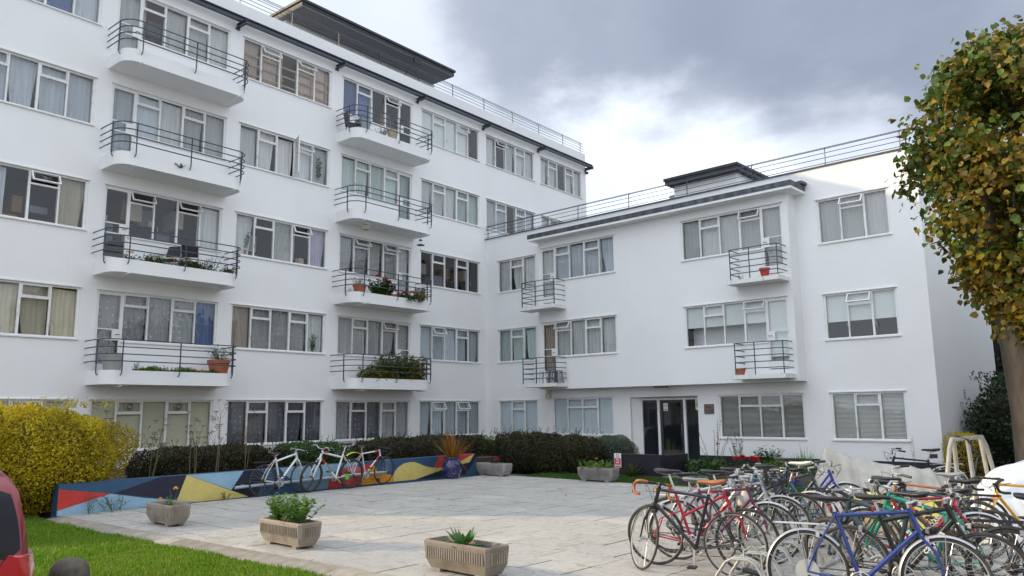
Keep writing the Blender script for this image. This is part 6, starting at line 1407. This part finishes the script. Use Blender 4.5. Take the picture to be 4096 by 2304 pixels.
# ------------------------------------------------------------------ things on the balconies
def A_pt(u, out, z): return Vector((XA+out, u, z))
FL = lambda r: 2.51+STOREY*(r-2)+.15
def pot(label, loc, r, h, mt, rim=True, group=None, name='plant_pot', square=False):
    t = thing(name, label, 'pot', loc, 0, group); n = 4 if square else 24
    pr = [(r*.68, 0), (r*.95, h*.82)]+([(r*.95, h*.82), (r*1.06, h*.83), (r*1.06, h), (r*.96, h)] if rim else [(r, h), (r*.93, h)])+[(r*.90, h*.86)]
    m = MB(); m.lathe(pr, n)
    if square: m.xf(Matrix.Rotation(R(45), 4, 'Z'))
    m.build('body', mt, t, 30); MB().lathe([(.001, h*.86), (r*.9, h*.86)], n).build('soil', W['soil'], t); return t
W['greypot'] = mat('grey_planter', (.36, .36, .34), .8, col2=(.30, .30, .28), nscale=6); W['woodpot'] = mat('pale_wood_planter', (.50, .44, .33), .7, col2=(.38, .33, .24), nscale=3, stretch=(6, 6, 1)); W['redpot'] = mat('red_plastic_pot', (.50, .05, .02), .4)
W['bluegrey'] = mat('blue_grey_planter', (.30, .34, .37), .6)
p = A_pt(8.95, .52, FL(2)); pot('pale grey drum planter at the door of the lowest left balcony', p, .25, .62, W['greypot'], rim=False)
plant('twigs', 'bare dark twigs in the grey drum planter', 'plant', p+Vector((0, 0, .5)), 80, [SP(7, .38, .20, LM['brown'], .02, .01, leaves=3)])
p = A_pt(11.78, .66, FL(2)); pot('large ribbed terracotta pot on the lowest left balcony', p, .29, .58, W['terra'])
plant('bamboo', 'arching dark green bamboo in the large terracotta pot', 'plant', p+Vector((0, 0, .5)), 81, [SP(26, .50, .42, LM['green'], .11, .018, leaves=14, base=.12)])
t = thing('plant_trough', 'small terracotta trough beside the large terracotta pot', 'pot', A_pt(11.15, .72, FL(2))); MB().loft([[(-.08, -.26, 0), (.08, -.26, 0), (.08, .26, 0), (-.08, .26, 0)], [(-.11, -.30, .27), (.11, -.30, .27), (.11, .30, .27), (-.11, .30, .27)]]).build('body', W['terra'], t)
def strip(label, u0, u1, r, seed, mts, h, out=.74, dens=150, L=.075, Wd=.035, cat='plants', fl=None, z=.12):
    t = thing('bedding_plants', label, cat, A_pt((u0+u1)/2, out, FL(r)+z)); rs = np.random.RandomState(seed); m = MB(); n = int((u1-u0)*dens)
    P = []; D = []; C = []
    for _ in range(n):
        o = np.array([rs.uniform(-.12, .12), rs.uniform(-1, 1)*(u1-u0)/2, 0]); hh = h*rs.uniform(.4, 1.1)*(.75+.4*math.sin(o[1]*7+seed)); e = o+np.array([rs.normal()*.07, rs.normal()*.07, hh]); m.tube([o, e], .003, 3, caps=False); c = rs.randint(len(mts))
        for k in range(9): f = .3+.7*k/8; b = rs.uniform(0, 6.28); P.append(o+(e-o)*f); D.append((math.cos(b), math.sin(b), .4)); C.append(c)
    m.build('stems', W['gstem'], t); P = np.array(P); foliage('foliage', P, np.array(D), np.array([0, 0, 1.])+rs.normal(size=P.shape)*.4, L*rs.uniform(.6, 1.3, len(P)), Wd, mts, t, mi=np.array(C))
    if fl:
        for mt, k in fl: blooms(t, rs, [(rs.uniform(-.1, .14), rs.uniform(-1, 1)*(u1-u0)/2, h*rs.uniform(.7, 1.15)) for _ in range(k)], .045, mt, 14)
    return t
strip('low mat of bright green plants along the lowest left balcony edge', 9.45, 11.7, 2, 82, [LM['lime'], LM['herb']], .15, z=.16)
plant('dried_plant', 'dark shrivelled plant at the edge of the lowest left balcony', 'plant', A_pt(10.3, .78, FL(2)+.12), 83, [SP(18, .24, .22, LM['brown'], .04, .02, leaves=8, base=.08)])
plant('dried_plant', 'dark leafless plant beside the grey drum planter', 'plant', A_pt(9.4, .78, FL(2)+.12), 84, [SP(14, .32, .16, LM['brown'], .045, .02, leaves=8, base=.06)])
strip('marigolds and greenery spilling over the left balcony of the third level', 9.0, 11.0, 3, 85, [LM['green'], LM['herb'], LM['olive']], .32, fl=[(W['petal_o'], 7), (W['petal_y'], 3), (W['petal_p'], 4)])
strip('low greenery at the right of the third-level left balcony', 10.9, 12.0, 3, 86, [LM['green'], LM['olive']], .26)
plant('rose_bush', 'upright dark shrub on the third-level left balcony', 'plant', A_pt(11.45, .62, FL(3)+.05), 87, [SP(12, .80, .24, LM['green'], .07, .035, leaves=14, base=.08)])
def fold_chair(label, loc, rz):
    t = thing('folding_chair', label, 'chair', loc, rz, 'black folding chairs on the balcony'); s = W['felt']
    for y in (-.22, .22):
        MB().tube([(.25, y, 0), (-.16, y, .62), (-.24, y, .86)], .011, 6).build('leg', W['alu'], t); MB().tube([(-.20, y, 0), (.22, y, .42)], .011, 6).build('leg', W['alu'], t)
    MB().box(-.18, .22, -.21, .21, .42, .435).build('seat', s, t); MB().add([(-.12, -.22, .56), (-.12, .22, .56), (-.24, .22, .87), (-.24, -.22, .87), (-.13, -.22, .555), (-.13, .22, .555), (-.25, .22, .865), (-.25, -.22, .865)], ((0, 1, 2, 3), (7, 6, 5, 4), (0, 4, 5, 1), (2, 6, 7, 3))).build('backrest', s, t)
fold_chair('black folding chair facing right behind the marigolds', A_pt(10.35, .42, FL(3)), R(-60)); fold_chair('black folding chair nearer the middle post, its back to the street', A_pt(10.85, .50, FL(3)), R(150))
plant('weed', 'small weed sprouting from the face of the fourth-level left balcony', 'plant', A_pt(10.15, 1.03, 8.32), 88, [SP(8, .14, .16, LM['green'], .06, .03, leaves=8, base=.05)])
# right-hand column
p = A_pt(16.78, .62, FL(5)+.18); pot('square blue-grey pot on the top right balcony', p, .29, .46, W['bluegrey'], rim=False, square=True); plant('dry_grass', 'yellowing tuft in the square blue-grey pot', 'plant', p+Vector((0, 0, .4)), 90, [SP(20, .22, .16, LM['treey'], .07, .015, leaves=8, base=.1)])
t = thing('garden_chair', 'black garden chair at the left end of the top right balcony', 'chair', A_pt(16.5, .45, FL(5)), R(70))
for x, y in ((-.2, -.2), (-.2, .2), (.2, -.2), (.2, .2)): MB().tube([(x, y, 0), (x*.9, y*.9, .43)], .016, 6).build('leg', W['black'], t)
MB().box(-.22, .22, -.22, .22, .42, .445).build('seat', W['black'], t); MB().loft([[(-.22, -.2, .44), (-.20, -.2, .44), (-.20, .2, .44), (-.22, .2, .44)], [(-.30, -.2, .86), (-.28, -.2, .88), (-.28, .2, .88), (-.30, .2, .86)]]).build('backrest', W['black'], t)
plant('conifer', 'spreading dark green conifer on the top right balcony', 'plant', A_pt(17.5, .72, FL(5)+.1), 91, [SP(40, .48, .40, LM['green'], .06, .012, leaves=22, base=.10)])
p = A_pt(18.05, .72, FL(5)+.15); pot('pale wooden tub beside the conifer', p, .20, .46, W['woodpot'], rim=False)
def lantern(label, p, h, kind):
    t = thing('hanging_lantern', label, 'lantern', p); MB().tube([(0, 0, h), (0, 0, .22)], .004, 4).build('cord', W['felt'], t)
    if kind == 'cage':
        MB().lathe([(.001, .0), (.13, .0), (.13, .015), (.001, .015)], 18).build('base', W['woodpot'], t); MB().lathe([(.13, .19), (.10, .22), (.02, .235), (.001, .235)], 18).build('top', W['woodpot'], t)
        for k in range(14): a = k*.4488; MB().tube([(.125*math.cos(a), .125*math.sin(a), .012), (.125*math.cos(a), .125*math.sin(a), .20)], .006, 4).build('bar', W['woodpot'], t)
    else:
        MB().lathe([(.05, 0), (.14, .02), (.145, .035), (.05, .05), (.04, .07)], 18).build('tray', W['felt'], t, 40); MB().lathe([(.055, .05), (.06, .16), (.03, .2)], 14).build('glass', W['glass'], t); MB().lathe([(.07, .2), (.02, .25), (.001, .25)], 14).build('cap', W['felt'], t)
lantern('round cage lantern hanging under the fourth-level right balcony', A_pt(16.75, .92, 7.80), .34, 'cage'); lantern('dark bird feeder hanging at the right end of the same balcony', A_pt(19.28, .92, 7.64), .44, 'tray')
p = A_pt(16.72, .68, FL(3)+.06); pot('terracotta pot at the left of the third-level right balcony', p, .22, .44, W['terra']); plant('dry_shrub', 'thin yellowing shrub in the left terracotta pot', 'plant', p+Vector((0, 0, .36)), 92, [SP(16, .36, .26, LM['olive'], .06, .02, leaves=12, base=.08)])
plant('geranium', 'large bushy red geranium on the third-level right balcony', 'plant', A_pt(17.62, .74, FL(3)+.10), 93, [SP(90, .62, .36, LM['green'], .115, .085, leaves=13, base=.28), BLM([(.1, -.25, .72), (.15, .02, .66), (.12, .22, .58), (.16, .42, .40), (.12, .5, .32)], .095, W['petal_r'], 26)])
t = thing('plant_trough', 'terracotta trough beside the large geranium', 'pot', A_pt(18.05, .80, FL(3)+.08)); MB().loft([[(-.08, -.20, 0), (.08, -.20, 0), (.08, .20, 0), (-.08, .20, 0)], [(-.10, -.24, .22), (.10, -.24, .22), (.10, .24, .22), (-.10, .24, .22)]]).build('body', W['terra'], t)
plant('geranium', 'low trailing red geranium near the right end of the balcony', 'plant', A_pt(18.9, .80, FL(3)+.06), 94, [SP(90, .34, .36, LM['green'], .10, .07, leaves=11, base=.45), BLM([(.15, -.42, .30), (.15, -.05, .36), (.15, .12, .36)], .09, W['petal_r'], 24)])
p = A_pt(19.45, .74, FL(3)+.06); pot('terracotta pot at the right corner of the third-level balcony', p, .20, .40, W['terra']); plant('bushy_plant', 'dark bushy plant in the right corner pot', 'plant', p+Vector((0, 0, .32)), 95, [SP(34, .34, .26, LM['santo'], .06, .03, leaves=12, base=.10)])
plant('lavender', 'small grey lavender tuft at the left end of the geranium balcony', 'plant', A_pt(16.45, .45, FL(3)+.15), 96, [SP(16, .20, .12, LM['santo'], .05, .012, leaves=9, base=.12)])
t = plant('tomato_plants', 'thick mass of yellowing tomato plants filling the lowest right balcony', 'plants', A_pt(18.35, .62, FL(2)+.05), 97, [])
rs = np.random.RandomState(98); m = MB(); P = []; D = []
for _ in range(230):
    u = rs.uniform(-1.30, 1.22); hh = (.95 if u > -.7 else .55)*rs.uniform(.55, 1.1); o = np.array([rs.uniform(-.25, .30), u, 0]); e = o+np.array([rs.uniform(-.1, .22), rs.normal()*.12, hh]); m.tube([o, e], [.006, .003], 4, caps=False)
    for k in range(26): f = .05+.95*rs.rand(); b = rs.uniform(0, 6.28); P.append(o+(e-o)*f+rs.normal(size=3)*.05); D.append((math.cos(b), math.sin(b), rs.uniform(-.6, .3)))
m.build('stems', W['gstem'], t); P = np.array(P); foliage('foliage', P, np.array(D), np.array([.4, 0, 1.])+rs.normal(size=P.shape)*.5, .13*rs.uniform(.6, 1.2, len(P)), .062, LM['tomato'], t)
# right wing balconies
def stool(label, s, out, z, mt, rz):
    t = thing('plastic_stool', label, 'stool', B_pt(s, out, z), rz, 'stools stacked on the balcony'); MB().box(-.15, .15, -.15, .15, .42, .45).build('seat', mt, t)
    for x in (-1, 1):
        for y in (-1, 1): MB().loft([[(x*.16-.025, y*.16-.025, 0), (x*.16+.025, y*.16-.025, 0), (x*.16+.025, y*.16+.025, 0), (x*.16-.025, y*.16+.025, 0)], [(x*.12-.03, y*.12-.03, .42), (x*.12+.03, y*.12-.03, .42), (x*.12+.03, y*.12+.03, .42), (x*.12-.03, y*.12+.03, .42)]]).build('leg', mt, t)
    for y in (-1, 1): MB().box(-.14, .14, y*.145-.012, y*.145+.012, .16, .20).build('brace', mt, t); 
    for x in (-1, 1): MB().box(x*.145-.012, x*.145+.012, -.14, .14, .16, .20).build('brace', mt, t)
W['whiteplastic'] = mat('white_plastic', (.72, .75, .80), .4); W['greyplastic'] = mat('grey_plastic', (.13, .13, .14), .45)
stool('white plastic stool on the lower left square balcony', 3.90, .98, 2.71, W['whiteplastic'], .1); stool('dark grey plastic stool in the middle of the lower left square balcony', 4.26, .92, 2.71, W['greyplastic'], .5); stool('mid grey plastic stool at the right of the lower left square balcony', 4.50, .98, 2.71, mat('mid_grey_plastic', (.26, .26, .27), .45), .2)
pot('bright red plastic pot on the upper right square balcony', B_pt(12.45, 1.02, 5.51), .15, .27, W['redpot']); plant('weed', 'wispy weed beside the red pot on the upper square balcony', 'plant', B_pt(11.70, 1.02, 5.51), 99, [SP(6, .20, .14, LM['olive'], .05, .02, leaves=6)])
pot('terracotta pot on the lower right square balcony', B_pt(11.56, 1.10, 2.71), .15, .19, W['terra'])
# indoor plants behind the panes
plant('house_plant', 'trailing ivy inside the end pane of the open-casement window', 'plant', A_pt(15.55, -.13, 9.45), 100, [SP(10, .85, .10, LM['green'], .10, .08, leaves=14, base=.05)])
plant('house_plant', 'pale leafy plant inside the window behind the beige curtain', 'plant', A_pt(15.5, -.12, 3.68), 101, [SP(10, .62, .12, LM['herb'], .09, .04, leaves=14, base=.04)])
p = A_pt(12.95, -.24, 6.50); pot('orange pot on the sill inside the window of the third level', p, .10, .17, W['terra']); plant('house_plant', 'dark leafy pot plant inside the third-level window', 'plant', p+Vector((0, 0, .14)), 102, [SP(18, .6, .22, LM['green'], .09, .05, leaves=14, base=.04)])
t = thing('wooden_box', 'small pale wooden box on the sill inside the third-level window', 'box', A_pt(14.95, -.22, 6.52), .2); MB().box(-.09, .09, -.10, .10, 0, .17).build('body', W['woodpot'], t); MB().box(.09, .094, -.06, .06, .04, .13).build('front_panel', W['timber'], t)
plant('house_plant', 'tiny yellow-green plant on the sill of the upper bay window', 'plant', B_pt(5.65, .35, 6.50), 103, [SP(8, .16, .12, LM['lime'], .05, .04, leaves=5, base=.03)])
# timber lattice behind the pink curtains of the top window
t = thing('timber_lattice', 'bare timber lattice inside the top-floor window with pink curtains', 'lattice', A_pt(12.5, -.105, 12.06))
for z in (.18, .50, .80): MB().box(-.012, .012, .05, 3.33, z, z+.045).build('batten', W['timber'], t)
for y in (.68, 1.42, 2.05, 2.62, 3.2): MB().box(-.02, .008, y, y+.05, 0, 1.25).build('batten', W['timber'], t)

# ------------------------------------------------------------------ brick house far behind
W['brick'] = mat('red_brick', (.26, .12, .07), .85, col2=(.20, .09, .055), nscale=3, bump=.3); W['slate'] = mat('slate_roof', (.05, .055, .065), .7)
h = thing('brick_house', 'distant red brick house glimpsed between the tree and the flats', 'house', (-5.5, 52, 0), R(8))
MB().box(-4, 6, 0, 8, 0, 7.4).build('wall', W['brick'], h); MB().prism([(-4.4, 7.4), (6.4, 7.4), (1, 11.2)], lambda a, b, s: (a, -.5 if s == 0 else 8.5, b)).build('roof', W['slate'], h)
for x in (-3.1, -.6, 1.9, 4.2):
    for z in (1.0, 4.4):
        wo = MB().box(x, x+1.4, -.05, .0, z, z+1.9).build('window', W['frame'], h)
        for q in (0, 1): MB().box(x+.1+q*.65, x+.65+q*.65, -.06, -.051, z+.12, z+1.78).build('pane', W['darkglass'], wo)
